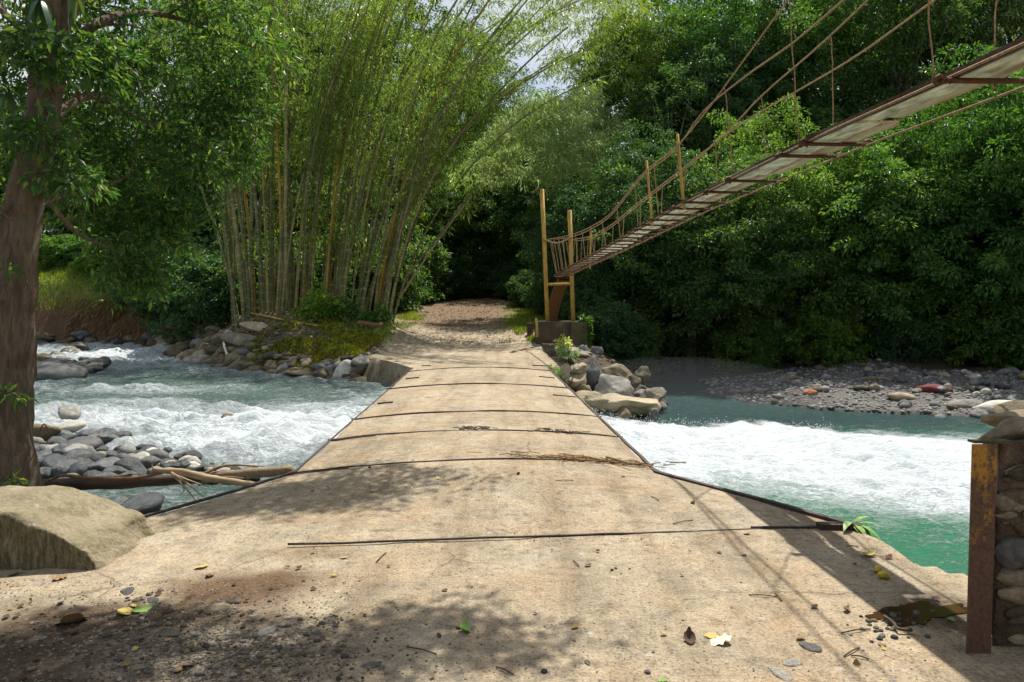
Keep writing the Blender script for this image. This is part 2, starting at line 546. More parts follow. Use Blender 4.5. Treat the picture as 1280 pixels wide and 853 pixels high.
        col = t.mix(t.math("MULTIPLY", rg, 0.55), col, ring)
        return t.done(t.pbr(col, 0.5, spec=0.35))
    M["culm"] = culm("bamboo_culm", (0.10, 0.115, 0.034), (0.25, 0.225, 0.10), (0.38, 0.36, 0.24))
    M["culm_yellow"] = culm("yellow_bamboo_culm", (0.36, 0.2, 0.025), (0.48, 0.3, 0.05), (0.22, 0.13, 0.03))

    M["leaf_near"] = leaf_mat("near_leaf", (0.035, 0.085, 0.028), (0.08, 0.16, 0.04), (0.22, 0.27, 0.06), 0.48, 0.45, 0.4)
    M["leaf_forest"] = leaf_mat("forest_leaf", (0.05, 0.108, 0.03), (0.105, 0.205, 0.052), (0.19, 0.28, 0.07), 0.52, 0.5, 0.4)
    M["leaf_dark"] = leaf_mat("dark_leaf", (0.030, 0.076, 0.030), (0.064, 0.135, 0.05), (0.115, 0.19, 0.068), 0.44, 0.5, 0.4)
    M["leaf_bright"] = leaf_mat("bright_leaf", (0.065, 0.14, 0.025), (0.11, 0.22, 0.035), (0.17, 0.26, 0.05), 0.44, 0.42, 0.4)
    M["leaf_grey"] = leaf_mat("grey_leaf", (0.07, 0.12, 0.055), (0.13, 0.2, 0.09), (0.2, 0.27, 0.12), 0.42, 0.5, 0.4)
    M["leaf_bamboo"] = leaf_mat("bamboo_leaf", (0.155, 0.21, 0.05), (0.25, 0.31, 0.08), (0.35, 0.37, 0.125), 0.54, 0.4, 0.3)
    M["leaf_plume"] = leaf_mat("plume_leaf", (0.26, 0.34, 0.13), (0.36, 0.44, 0.2), (0.46, 0.50, 0.28), 0.58, 0.4, 0.3, (1.3, 1.35, 0.95))
    M["grass"] = leaf_mat("grass", (0.11, 0.16, 0.025), (0.2, 0.26, 0.05), (0.32, 0.31, 0.09), 0.4, 0.5, 0.2)
    M["strap"] = leaf_mat("strap_leaf", (0.05, 0.12, 0.05), (0.08, 0.16, 0.06), (0.13, 0.2, 0.04), 0.3, 0.3, 0.5)
    M["moss"] = leaf_mat("moss", (0.10, 0.11, 0.02), (0.19, 0.19, 0.025), (0.34, 0.32, 0.04), 0.3, 0.7, 0.1)
    M["dry"] = plain_mat("dry_leaf", (0.13, 0.07, 0.03), (0.33, 0.22, 0.09), 30, 0.8)
    M["dry_yellow"] = plain_mat("yellow_leaf", (0.38, 0.28, 0.05), (0.52, 0.4, 0.12), 30, 0.7)
    M["dry_white"] = plain_mat("faded_petal", (0.6, 0.52, 0.3), (0.75, 0.68, 0.48), 30, 0.7)
    M["dry_dark"] = plain_mat("brown_leaf", (0.035, 0.022, 0.014), (0.11, 0.06, 0.035), 30, 0.8)
    M["green_leaf"] = plain_mat("green_leaf", (0.10, 0.2, 0.03), (0.2, 0.32, 0.06), 30, 0.5)
    M["fruit"] = plain_mat("yellow_fruit", (0.42, 0.30, 0.02), (0.55, 0.42, 0.04), 12, 0.4)
    M["stick"] = plain_mat("dry_stick", (0.16, 0.11, 0.06), (0.3, 0.22, 0.13), 30, 0.8)
    M["stick_dark"] = plain_mat("dark_stick", (0.04, 0.028, 0.018), (0.1, 0.07, 0.045), 30, 0.8)
    t = NT("puddle")
    M["puddle"] = t.done(t.pbr((0.05, 0.026, 0.011), 0.08, spec=0.4))


build_materials()

# ------------------------------------------------------------------ terrain
RIVER = np.array([
    (-90, 3), (-40, 6), (-20, 7.2), (-8, 7.6), (-5.2, 7.4), (-4.3, 6.9), (-4.0, 6.4), (-3.9, 5.75), (-3.5, 5.5), (-2.86, 5.42), (-2.4, 6.3),
    (1.3, 6.9), (1.9, 6.0), (2.38, 5.28), (2.62, 4.85), (2.98, 4.52), (3.6, 4.1), (6, 2.8), (12, 0.5), (30, -5), (90, -22),
    (90, 8), (40, 15.5), (20, 19.6), (13.9, 21.3), (9.2, 23.5), (7.9, 25), (7.3, 27.5), (8.2, 30), (8.0, 32), (6.8, 33), (5.4, 30.5), (4.7, 25), (4.3, 22.2), (2.5, 20.4), (1.2, 19.6),
    (-2.6, 19.9), (-3.7, 22.0), (-4.9, 23), (-7.2, 24.3), (-9.6, 26), (-13, 30), (-17.8, 37.0), (-22, 39), (-30, 39.5), (-42, 37), (-90, 28)], float)


def poly_sd(P, poly):
    """signed distance: positive outside the polygon"""
    d2 = np.full(len(P), 1e18)
    inside = np.zeros(len(P), bool)
    n = len(poly)
    for k in range(n):
        a, b = poly[k], poly[(k + 1) % n]
        e = b - a
        w = P - a
        t = np.clip((w @ e) / (e @ e), 0, 1)
        q = w - t[:, None] * e
        d2 = np.minimum(d2, (q ** 2).sum(1))
        c = ((a[1] <= P[:, 1]) & (b[1] > P[:, 1])) | ((b[1] <= P[:, 1]) & (a[1] > P[:, 1]))
        with np.errstate(divide="ignore", invalid="ignore"):
            xi = a[0] + (P[:, 1] - a[1]) / (b[1] - a[1]) * e[0]
        inside ^= c & (P[:, 0] < xi)
    d = np.sqrt(d2)
    return np.where(inside, -d, d)


def deck_right(Y):
    return np.interp(Y, [4.9, 5.3, 6.2, 7.0, 18, 20], [2.55, 2.43, 1.9, 1.38, 0.98, 0.95])


def deck_left(Y):
    return np.interp(Y, [4.9, 5.35, 6.2, 7.0, 18, 20], [-3.0, -2.85, -2.42, -2.08, -2.55, -2.62])


def water_level(x, y):
    t = x - np.interp(y, [7.0, 18], [1.38, 0.98])
    up = -0.65 + np.clip((-x - 8) * 0.012, 0, 0.35) + np.clip(y - 24, 0, 30) * 0.012
    dn = -0.62 - 0.98 * (1 - np.exp(-np.clip(t, 0, None) / 1.5))
    return np.where(t > 0, dn, up + (-0.62 - up) * sstep(-2.5, 0, t))


def land_base(x, y):
    s = y - 19
    mid = np.interp(s, [-30, 0, 6, 9, 13, 20, 27, 45, 120, 400], [0, 0, 0.08, 0.22, 0.8, 1.35, 1.95, 3.2, 9, 30])
    # rocky point beneath the bamboo
    mid = mid + 0.75 * np.exp(-(((x + 10.5) / 4.5) ** 2 + ((y - 30.5) / 3.5) ** 2))
    left = 2.3 * sstep(-16, -24, x) * sstep(36, 45, y)
    right = sstep(3.6, 8, x) * sstep(18, 24, y)
    rz = np.interp(y - 0.25 * (x - 10), [20, 28, 31, 36, 46, 80, 400], [-0.9, -0.85, -0.2, 0.9, 2.5, 9, 40])
    z = mid + left
    return z * (1 - right) + rz * right


def terrain(x, y, detail=True):
    x = np.asarray(x, float); y = np.asarray(y, float)
    P = np.stack([x, y], 1)
    j = fbm(xy3(x, y, 0.9), 3, 5) * np.clip((np.hypot(x, y) - 9) * 0.06, 0, 0.55)
    d = poly_sd(P, RIVER) + j
    base = land_base(x, y)
    wl = water_level(x, y)
    far = sstep(17, 20, y)
    gravel = sstep(6.2, 7.6, x) * far
    leftbank = sstep(-3.6, -6.0, x) * far
    earth = sstep(-14, -18, x) * far
    slope = 4.5 * (1 - far) + far * ((3.0 - 2.25 * sstep(1.0, 1.6, x)) * (1 - gravel) * (1 - leftbank) + 0.13 * gravel + leftbank * (0.62 * (1 - earth) + 1.5 * earth))
    z_bank = wl + 0.02 + np.clip(d, 0, None) * slope
    k = 0.18
    hmin = np.minimum(base, z_bank)
    out = np.where(d > 0, hmin, wl - np.minimum(0.9, -d * 1.2) - 0.03)
    if detail:
        out = out + fbm(xy3(x, y, 1.3), 4, 11) * (0.012 + 0.09 * sstep(6, 20, np.hypot(x, y))) * (1 - 0.8 * np.exp(-((x + 0.5) / 4) ** 2) * (y < 24))
        out = out + leftbank * np.clip(d, 0, 1.5) / 1.5 * fbm(xy3(x, y, 2.3), 3, 23) * 0.14
    return out


def hz(x, y):
    return float(terrain(np.array([x]), np.array([y]))[0])


def gx(name_pts, px, py):
    pass


def hit(px, py, z0=0.0):
    """where the sight line of a photo pixel meets the terrain (walks outwards)"""
    d = ray(px, py)
    Y = np.arange(2.5, 70, 0.05)
    P = EYE + d[None] * (Y / d[1])[:, None]
    t = terrain(P[:, 0], P[:, 1], False)
    k = np.argmax(P[:, 2] <= t + 1e-3)
    return np.array([P[k, 0], P[k, 1], t[k]])


def build_ground():
    def axis(n, c, a, lo, hi):
        t = np.linspace(math.asinh((lo - c) / a), math.asinh((hi - c) / a), n)
        return c + a * np.sinh(t)
    xs = axis(560, -0.5, 4.0, -320, 320)
    ys = axis(680, 6.0, 4.5, -60, 420)
    X, Y = np.meshgrid(xs, ys)
    x, y = X.ravel(), Y.ravel()
    z = terrain(x, y)
    # sits just below the causeway slab where they meet
    near = (x > -3.3) & (x < 2.7) & (y > 5.12) & (y < 7.0)
    z = np.where(near, np.minimum(z, -0.05), z)
    n, m = len(ys), len(xs)
    i = (np.arange(n - 1)[:, None] * m + np.arange(m - 1)[None]).ravel()
    F = np.stack([i, i + 1, i + m + 1, i + m], 1)
    me = mesh_np("ground", np.stack([x, y, z], 1), F, True)
    # --- albedo
    d = poly_sd(np.stack([x, y], 1), RIVER)
    n0 = fbm(xy3(x, y, 0.7), 5, 31)
    n1 = fbm(xy3(x, y, 3.0), 4, 41)
    c = np.zeros((len(x), 3))
    sand = np.array([0.32, 0.268, 0.186])
    c[:] = sand * (1 + 0.22 * n0[:, None] + 0.12 * n1[:, None])
    stony = np.zeros(len(x))
    cover = np.zeros(len(x))

    def lay(mask, col, st=None):
        nonlocal stony, cover
        cover = np.maximum(cover, np.clip(mask, 0, 1))
        m = np.clip(mask, 0, 1)[:, None]
        c[:] = c * (1 - m) + np.array(col) * m
        if st is not None:
            stony = stony * (1 - m[:, 0]) + st * m[:, 0]

    def blob(px, py, rx, ry, s=0.35):
        g = G(px, py)
        return sstep(1.0 + s, 1.0 - s, np.hypot((x - g[0]) / rx, (y - g[1]) / ry) + 0.55 * n0 + 0.3 * n1)
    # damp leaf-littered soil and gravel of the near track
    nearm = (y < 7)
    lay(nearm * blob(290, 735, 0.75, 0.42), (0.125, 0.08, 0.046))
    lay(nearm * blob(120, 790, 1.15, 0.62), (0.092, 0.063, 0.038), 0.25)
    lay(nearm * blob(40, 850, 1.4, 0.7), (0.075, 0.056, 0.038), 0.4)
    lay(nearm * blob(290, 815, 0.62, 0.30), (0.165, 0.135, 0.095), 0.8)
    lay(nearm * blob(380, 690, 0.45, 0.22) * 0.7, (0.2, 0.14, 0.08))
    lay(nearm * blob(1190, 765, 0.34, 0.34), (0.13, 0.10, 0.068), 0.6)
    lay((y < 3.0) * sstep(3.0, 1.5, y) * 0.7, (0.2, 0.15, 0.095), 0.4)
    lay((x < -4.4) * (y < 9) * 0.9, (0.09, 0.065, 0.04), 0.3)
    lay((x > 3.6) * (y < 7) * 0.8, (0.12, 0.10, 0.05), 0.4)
    # far land
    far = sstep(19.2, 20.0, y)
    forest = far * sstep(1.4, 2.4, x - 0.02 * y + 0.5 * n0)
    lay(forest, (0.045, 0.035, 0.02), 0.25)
    pathc = np.interp(y, [20, 28, 36, 46, 60, 90], [-0.8, -1.2, -2.2, -3.2, -4.4, -12])
    pathw = np.interp(y, [20, 24, 28, 36, 46, 60], [2.1, 4.5, 3.8, 2.6, 2.6, 2.4])
    off = sstep(0.85, 1.25, np.abs(x - pathc) / pathw + 0.25 * n0)
    lay(far * off, (0.105, 0.085, 0.04))
    lay(far * off * sstep(0.0, 0.5, n0 + 0.3), (0.085, 0.10, 0.028))
    lay(far * sstep(29, 33, y) * (1 - off) * 0.95, (0.155, 0.105, 0.062), 0.3)
    lay(far * sstep(0.9, 1.5, x + 0.3 * n0) * sstep(5.5, 4.2, x) * sstep(27, 25, y), (0.085, 0.065, 0.038), 0.7)
    bank = far * sstep(-3.8, -5.2, x) * sstep(3.8, 1.2, d)
    lay(bank, (0.115, 0.09, 0.055), 0.7)
    lay(bank * sstep(0.0, 0.35, n0 + 0.5 * n1) * sstep(-12.5, -9.5, x) * 0.8, (0.13, 0.13, 0.03), 0.3)
    earth = far * sstep(-14.5, -17, x)
    lay(earth, (0.105, 0.062, 0.034), 0.4)
    lay(earth * sstep(1.9, 2.6, z + 0.5 * n0), (0.17, 0.21, 0.045), 0.0)
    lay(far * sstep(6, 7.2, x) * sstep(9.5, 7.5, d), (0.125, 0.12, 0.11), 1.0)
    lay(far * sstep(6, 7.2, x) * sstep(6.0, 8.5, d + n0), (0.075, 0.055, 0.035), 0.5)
    lay(far * sstep(4.0, 5.0, x) * sstep(11.0, 8.5, x - 0.1 * y + 2.5 + n0), (0.045, 0.042, 0.038), 0.9)  # pool gravel: wet, with the overhanging trees' shade painted into its colour
    lay((d < 0.12) * 0.6, (0.06, 0.055, 0.045), 0.7)
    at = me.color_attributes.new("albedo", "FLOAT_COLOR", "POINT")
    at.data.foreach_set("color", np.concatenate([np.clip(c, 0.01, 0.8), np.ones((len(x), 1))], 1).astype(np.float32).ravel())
    at = me.attributes.new("stony", "FLOAT", "POINT")
    at.data.foreach_set("value", stony.astype(np.float32))
    at = me.attributes.new("cover", "FLOAT", "POINT")
    at.data.foreach_set("value", cover.astype(np.float32))
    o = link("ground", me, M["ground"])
    tag(o, "sandy river banks and forest floor on both sides of the river", "ground", kind="structure")


build_ground()


# ------------------------------------------------------------------ river
def build_water():
    nr, nt = 620, 760
    r = 4.2 * (75 / 4.2) ** np.linspace(0, 1, nr)
    th = np.linspace(R(-72), R(74), nt)
    Rr, Th = np.meshgrid(r, th, indexing="ij")
    x = (Rr * np.sin(Th)).ravel(); y = (Rr * np.cos(Th)).ravel()
    d = poly_sd(np.stack([x, y], 1), RIVER)
    t = x - np.interp(y, [7.0, 18], [1.38, 0.98])
    z = water_level(x, y)
    n0 = fbm(xy3(x, y, 0.45), 4, 61)
    n1 = fbm(np.stack([x * 0.9, y * 1.6, 0 * x], 1), 4, 67)
    nb = fbm(np.stack([x * 2.4, y * 3.6, 0 * x], 1), 4, 71)

    def g(cx, cy, rx, ry):
        return np.exp(-(((x - cx) / rx) ** 2 + ((y - cy) / ry) ** 2))
    up = t < -1.0
    f_up = (0.34 + 0.52 * g(-8, 15.0, 6, 1.7) + 0.62 * g(-3.6, 13.0, 1.7, 2.3) + 0.30 * g(-5.5, 12.2, 3, 1.3) + 0.45 * g(-17, 33, 5.5, 5.5)
            + 0.28 * g(-10, 20, 2.5, 0.9) + 0.25 * g(-4.3, 19.6, 1.4, 1.0) - 0.15 * g(-6.5, 19.3, 4.5, 1.7) - 0.12 * g(-9.5, 22.5, 3, 2) - 0.12 * g(-4.2, 9.3, 1.2, 1.2) + 0.20 * g(-3.6, 7.2, 1.5, 1.0) + 0.2 * g(-5, 17.2, 3.5, 0.6))
    edge_near = np.interp(x, [1.3, 2.2, 3.5, 5.0, 7.2, 10, 14], [7.0, 10.0, 12.6, 12.4, 11.3, 12.0, 14.5])
    edge_far = np.interp(x, [1.0, 4, 6, 9, 12, 16], [19.4, 19.6, 20.4, 19.6, 18.6, 18])
    core = sstep(-2.0, 3.2, y - edge_near + 1.6 * n0) * sstep(-0.5, 1.3, edge_far - y + 0.9 * n0 + 0.4 * nb)
    fall = sstep(14.5, 7.0, x + 1.8 * n0)
    f_dn = 0.17 + 0.90 * core * fall + 0.30 * core * sstep(20, 12, x) + 0.12 * sstep(4.5, 0.0, np.abs(y - edge_near + 1.5)) + 0.25 * sstep(-0.55, -0.1, d) * (y < 9)
    f_dn = f_dn + 0.9 * sstep(1.3, 0.2, t) * (y > 6.6) * (y < 19.4)
    f_dn = f_dn - 0.16 * (y > 21)
    foam = np.where(up, f_up, f_dn) + 0.12 * n0 + 0.10 * n1
    foam = foam + 0.12 * sstep(-0.8, -0.1, d) * up
    foam = np.clip(foam, 0, 1.2)
    turb = np.where(up, 0.07 + 0.20 * sstep(0.3, 0.7, foam), 0.03 + 0.17 * core * fall * sstep(30, 9, np.hypot(x, y) + 0 * x))
    z = z + turb * (n1 * 0.9 + nb * 0.7) + 0.05 * n0
    z = z + np.where(up, 0.0, 0.035 * sstep(9, 3, d * -1 - 0 * x) * (np.abs(nb) - 0.25)) + 0.035 * fbm(np.stack([x * 4.0, y * 6.5, 0 * x], 1), 4, 83) - 0.05 * np.abs(fbm(np.stack([x * 1.9, y * 2.6, 0 * x], 1), 3, 87)) * sstep(0.2, 0.7, foam)
    z = z + np.where(up, 0, 1) * core * fall * 0.11 * (np.abs(fbm(np.stack([x * 0.8, y * 1.5, 0 * x], 1), 3, 93)) * 2.2 - 0.5)
    # standing waves in the far rapids and before the culverts
    z = z + np.where(up, 0.16 * g(-17, 33, 6, 6) * np.sin(x * 1.1 - y * 0.9 + 3 * n0) + 0.13 * g(-4, 12.8, 2.0, 2.0) * (1 + np.sin(x * 2.2 + y * 1.3 + 3 * n0)), 0)
    z = np.minimum(z, np.where((t > -4.2) & (t < 0.05) & (y > 7) & (y < 20), -0.34, 9))
    keep = d < 0.5
    keep &= ~((y < 6.6) & (t > -5) & (x < 1.6) & (x > -2.4))
    idx = (np.arange(nr - 1)[:, None] * nt + np.arange(nt - 1)[None]).ravel()
    F = np.stack([idx, idx + nt, idx + nt + 1, idx + 1], 1)
    F = F[keep[F].all(1)]
    used, inv = np.unique(F, return_inverse=True)
    me = mesh_np("water", np.stack([x, y, z], 1)[used], inv.reshape(F.shape), True)
    at = me.attributes.new("foam", "FLOAT", "POINT")
    at.data.foreach_set("value", foam[used].astype(np.float32))
    c_up = np.array([0.07, 0.13, 0.105])
    c_dn = np.array([0.05, 0.25, 0.135])
    c_pool = np.array([0.03, 0.07, 0.065])
    w = sstep(-1.5, 0.5, t)[:, None]
    pool = sstep(15.5, 20.5, y + 0.6 * n0)[:, None]
    c = c_up * (1 + 0.2 * n0[:, None]) * (1 - w) + w * (c_dn * (1 - pool) + c_pool * pool)
    at = me.color_attributes.new("tint", "FLOAT_COLOR", "POINT")
    at.data.foreach_set("color", np.concatenate([np.clip(c, 0, 1), np.ones((len(x), 1))], 1)[used].astype(np.float32).ravel())
    tag(link("water", me, M["water"]), "turbid green river breaking white on both sides of the causeway", "river", kind="structure")

    # droplets thrown up along the crest of the white water
    octv = np.array([[1, 0, 0], [-1, 0, 0], [0, 1, 0], [0, -1, 0], [0, 0, 1], [0, 0, -1]], float)
    octf = np.array([[0, 2, 4], [2, 1, 4], [1, 3, 4], [3, 0, 4], [2, 0, 5], [1, 2, 5], [3, 1, 5], [0, 3, 5]])
    N = 1300
    px = rng.uniform(1.15, 8.5, N) ** 1.0
    py = np.interp(px, [1.0, 4, 6, 9], [19.0, 19.4, 20.0, 19.4]) - np.abs(rng.normal(0, 0.8, N))
    k = rng.random(N) < 0.35
    py[k] = rng.uniform(7.6, 19, k.sum())
    px[k] = np.interp(py[k], [7.0, 18], [1.38, 0.98]) + np.abs(rng.normal(0.1, 0.35, k.sum()))
    pz = water_level(px, py) + 0.05 + np.abs(rng.normal(0, 0.07, N))
    s = rng.uniform(0.004, 0.012, N)
    # upstream splashes
    V = np.stack([px, py, pz], 1)[:, None] + octv[None] * s[:, None, None]
    F = (np.arange(N)[:, None, None] * 6 + octf[None]).reshape(-1, 3)
    o = link("spray", mesh_np("spray", V.reshape(-1, 3), F, True), M["spray"])
    tag(o, "white droplets of spray over the white water below the causeway", "spray", kind="stuff")


build_water()


# ------------------------------------------------------------------ causeway
def deck_z(x, y):
    l, r = deck_left(y), deck_right(y)
    s = np.clip((x - (l + r) / 2) / ((r - l) / 2), -1, 1)
    return 0.012 + 0.10 * (1 - s ** 2) * sstep(5.2, 7.0, y) * sstep(21.5, 18.0, y)


def build_causeway():
    root = thing("causeway", "low sand-dusted concrete causeway crossing the river to the dirt path", "causeway", (-0.5, 5, 0))
    off = root.location
    ys = np.concatenate([np.linspace(4.55, 9, 150), np.linspace(9.05, 20.6, 160)])
    ns = 110
    s = np.linspace(-1, 1, ns)
    Y, S = np.meshgrid(ys, s, indexing="ij")
    l, r = deck_left(Y), deck_right(Y)
    wob = 0.02 * fbm(np.stack([Y.ravel() * 2.0, S.ravel() * 0.01, 0 * Y.ravel()], 1), 3, 5).reshape(Y.shape)
    X = (l + r) / 2 + (r - l) / 2 * S + wob * S
    Z = deck_z(X.ravel(), Y.ravel()).reshape(X.shape)
    nz = fbm(np.stack([X.ravel() * 1.1, Y.ravel() * 1.1, 0 * X.ravel()], 1), 5, 9).reshape(X.shape)
    Z = Z + 0.010 * nz
    # near lip dips under the sand of the track
    Z = Z - 0.034 * sstep(5.15, 4.58, Y + 0.5 * nz)
    V = np.stack([X, Y, Z], 2).reshape(-1, 3)
    i = (np.arange(len(ys) - 1)[:, None] * ns + np.arange(ns - 1)[None]).ravel()
    F = np.stack([i, i + 1, i + ns + 1, i + ns], 1)
    # skirt: sides of the slab
    nb = len(V)
    Lv, Rv = np.arange(len(ys)) * ns, np.arange(len(ys)) * ns + ns - 1
    D = V[np.concatenate([Lv, Rv])].copy()
    D[:, 2] -= 0.26
    m = len(ys)
    k = np.arange(m - 1)
    F2 = np.stack([Lv[k], Lv[k + 1], nb + k + 1, nb + k], 1)
    F3 = np.stack([Rv[k + 1], Rv[k], nb + m + k, nb + m + k + 1], 1)
    F4 = np.stack([nb + k, nb + k + 1, nb + m + k + 1, nb + m + k], 1)
    me = mesh_np("deck", np.concatenate([V, D]) - np.array(off), [F, F2, F3, F4], False)
    link("deck", me, M["deck"], root)

    # piers between the culverts, and the two abutments
    for yy in (9.3, 11.9, 14.5, 17.1):
        l, r = float(deck_left(yy)), float(deck_right(yy))
        b = MB().box((l + 0.12, yy - 0.22, -2.6), (r - 0.12, yy + 0.22, -0.25))
        link("pier", b.mesh("pier", off=off), M["old_concrete"], root)
    b = MB()
    b.add(np.array([[x, y, z] for z in (-2.6, -0.245) for x, y in ((-2.75, 5.6), (2.2, 5.6), (1.3, 7.15), (-2.0, 7.15))], float),
          np.array([[0, 1, 5, 4], [1, 2, 6, 5], [2, 3, 7, 6], [3, 0, 4, 7]]))
    link("abutment", b.mesh("abutment", off=off), M["old_concrete"], root)
    b = MB()
    pts = [(-2.6, 19.3), (-3.15, 20.7), (-3.75, 22.05), (-4.9, 23.6), (-6.1, 26.6), (-3, 26.2), (0.9, 24), (1.6, 20.3), (1.0, 19.3)]
    n = len(pts)
    Vt = [[x, y, z] for z in (-1.9, 0.0) for x, y in pts]
    V = np.array(Vt, float)
    V[n:, 2] = [0.01, 0.012, 0.016, 0.02, 0.05, 0.11, 0.09, 0.02, 0.01]
    k = np.arange(n)
    b.add(V, [np.stack([k, (k + 1) % n, n + (k + 1) % n, n + k], 1)])
    b.V[-1] = b.V[-1]
    c = V[n:].mean(0)
    b.add(np.concatenate([V[n:], [c]]), np.stack([k, (k + 1) % n, np.full(n, n)], 1))
    link("far_apron", b.mesh("far_apron", off=off), M["deck"], root)

    # steel angle along both edges
    for side, fn, y0, y1 in ((-1, deck_left, 5.3, 19.4), (1, deck_right, 5.28, 19.4)):
        yy = np.linspace(y0, y1, 90)
        xx = fn(yy) + side * 0.015
        zz = deck_z(xx, yy) + 0.006 + 0.012 * fbm(np.stack([yy * 1.4, 0 * yy + side, 0 * yy], 1), 3, 77)
        b = MB()
        P = np.stack([xx, yy, zz], 1)
        prof = np.array([(-0.024, -0.01), (0.024, -0.01), (0.024, 0.016), (-0.024, 0.016)])
        if side > 0:
            prof = prof * [1.15, 1.3]
        fk = np.where(yy < 7.1, 1.0, 0.6) * (0.7 if side < 0 else 1.0)
        V = np.concatenate([[p + np.array([a * q, 0, c * q]) for a, c in prof] for p, q in zip(P, fk)])
        i = np.arange(len(yy) - 1)[:, None] * 4
        j = np.arange(4)[None]
        F = np.stack([(i + j), (i + (j + 1) % 4), (i + 4 + (j + 1) % 4), (i + 4 + j)], 2).reshape(-1, 4)
        b.add(V, [F, np.array([[0, 3, 2, 1]]), np.array([[0, 1, 2, 3]]) + len(V) - 4])
        link("edge_angle", b.mesh("edge_angle", off=off), M["steel"], root)
    # end of the heavy rail at the near right corner
    b = MB().box((2.20, 5.18, 0.0), (2.50, 5.26, 0.055))
    b.box((1.72, 5.215, 0.0), (2.19, 5.24, 0.03))
    link("rail_end", b.mesh("rail_end", off=off), M["steel"], root)

    # straps across the slab
    straps = [(4.86, 5.26, -1.5, 2.2, 0.008), (6.98, 7.34, None, None, 0.0085), (8.78, 8.98, None, None, 0.0095), (10.38, 10.66, None, None, 0.012),
              (14.3, 14.42, None, None, 0.014), (18.2, 18.4, None, None, 0.015)]
    for q, (ya, yb, xa, xb, rd) in enumerate(straps):
        ym = (ya + yb) / 2
        xa = float(deck_left(ym)) - 0.05 if xa is None else xa
        xb = float(deck_right(ym)) + 0.05 if xb is None else xb
        tt = np.linspace(0, 1, 46)
        xx = xa + (xb - xa) * tt
        yy = ya + (yb - ya) * tt + 0.02 * fbm(np.stack([tt * 5, 0 * tt + q, 0 * tt], 1), 3, 3)
        zz = deck_z(xx, yy) + rd * 0.6 + 0.007 * fbm(np.stack([tt * 9, 0 * tt + q, 0 * tt], 1), 2, 8)
        b = MB().tube(np.stack([xx, yy, zz], 1), rd, 6)
        if q in (1, 2):
            b.tube(np.stack([xx[:8] + 0.02, yy[:8] - 0.06, zz[:8]], 1), rd * 0.9, 6)
        link("strap", b.mesh("strap", True, off), M["steel"], root)
    for (x0, x1, y0) in ((-2.2, -1.95, 12.0), (0.72, 1.12, 12.9), (-2.35, -2.05, 16.2), (0.6, 0.95, 16.4), (0.55, 1.0, 20.0), (-2.45, -2.2, 19.9)):
        xx = np.linspace(x0, x1, 6)
        yy = np.full(6, y0)
        b = MB().tube(np.stack([xx, yy, deck_z(xx, yy) + 0.01], 1), 0.016, 6)
        link("strap_stub", b.mesh("strap_stub", True, off), M["steel"], root)


build_causeway()


# ------------------------------------------------------------------ rocks
def ico(sub):
    import bmesh
    bm = bmesh.new()
    bmesh.ops.create_icosphere(bm, subdivisions=sub, radius=1.0)
    V = np.array([v.co[:] for v in bm.verts]); F = np.array([[v.index for v in f.verts] for f in bm.faces])
    bm.free()
    return V, F


ICO3, ICO2, ICO4 = ico(3), ico(2), ico(4)


def rock_mesh(name, seed, sub=3, rough=0.33, flat=0.65, angular=0.0):
    V, F = {2: ICO2, 3: ICO3, 4: ICO4}[sub]
    r_ = np.random.default_rng(seed)
    V = V.copy()
    if angular:
        for _ in range(9):
            nrm = r_.normal(size=3); nrm /= np.linalg.norm(nrm)
            c = r_.uniform(0.55, 0.85)
            dd = V @ nrm - c
            V = V - np.clip(dd, 0, None)[:, None] * nrm * angular
    k = 1 + rough * fbm(V * 1.1 + seed * 3.7, 3, seed) + 0.06 * fbm(V * 4 + seed, 3, seed + 1)
    if sub == 4:
        k = k + 0.07 * np.abs(fbm(V * 3.2 + seed, 4, seed + 5)) + 0.03 * fbm(V * 11 + seed, 3, seed + 7)
    V = V * k[:, None] * np.array([1.0, r_.uniform(0.7, 0.95), flat * r_.uniform(0.85, 1.15)])
    return mesh_np(name, V, F, True)


ROCKS = [rock_mesh("rock", s) for s in range(6)] + [rock_mesh("rock", 20 + s, angular=0.9) for s in range(4)]
BOULD = [rock_mesh('boulder', 60 + k, 4, 0.38, 0.8, 1.0) for k in range(6)]
SMALL = [rock_mesh("pebble", 40 + s, 2) for s in range(5)]


def rock(name, p, size, mat, label, cat, group=None, meshes=ROCKS, sink=0.25, scl=None, rz=None, tilt=0.25):
    me = random.choice(meshes)
    key = (me.name, mat.name)
    o = bpy.data.objects.new(name, me)
    COL.objects.link(o)
    if len(me.materials) == 0:
        me.materials.append(None)
    o.material_slots[0].link = "OBJECT"
    o.material_slots[0].material = mat
    s = scl or (random.uniform(0.85, 1.25), random.uniform(0.8, 1.1), random.uniform(0.8, 1.1))
    o.scale = tuple(size * k for k in s)
    o.location = (p[0], p[1], p[2] + size * s[2] * 0.62 * (1 - 2 * sink))
    o.rotation_euler = (random.uniform(-tilt, tilt), random.uniform(-tilt, tilt), random.uniform(0, 6.28) if rz is None else rz)
    return tag(o, label, cat, group)


def pick(*ws):
    return M[random.choices([w[0] for w in ws], [w[1] for w in ws])[0]]


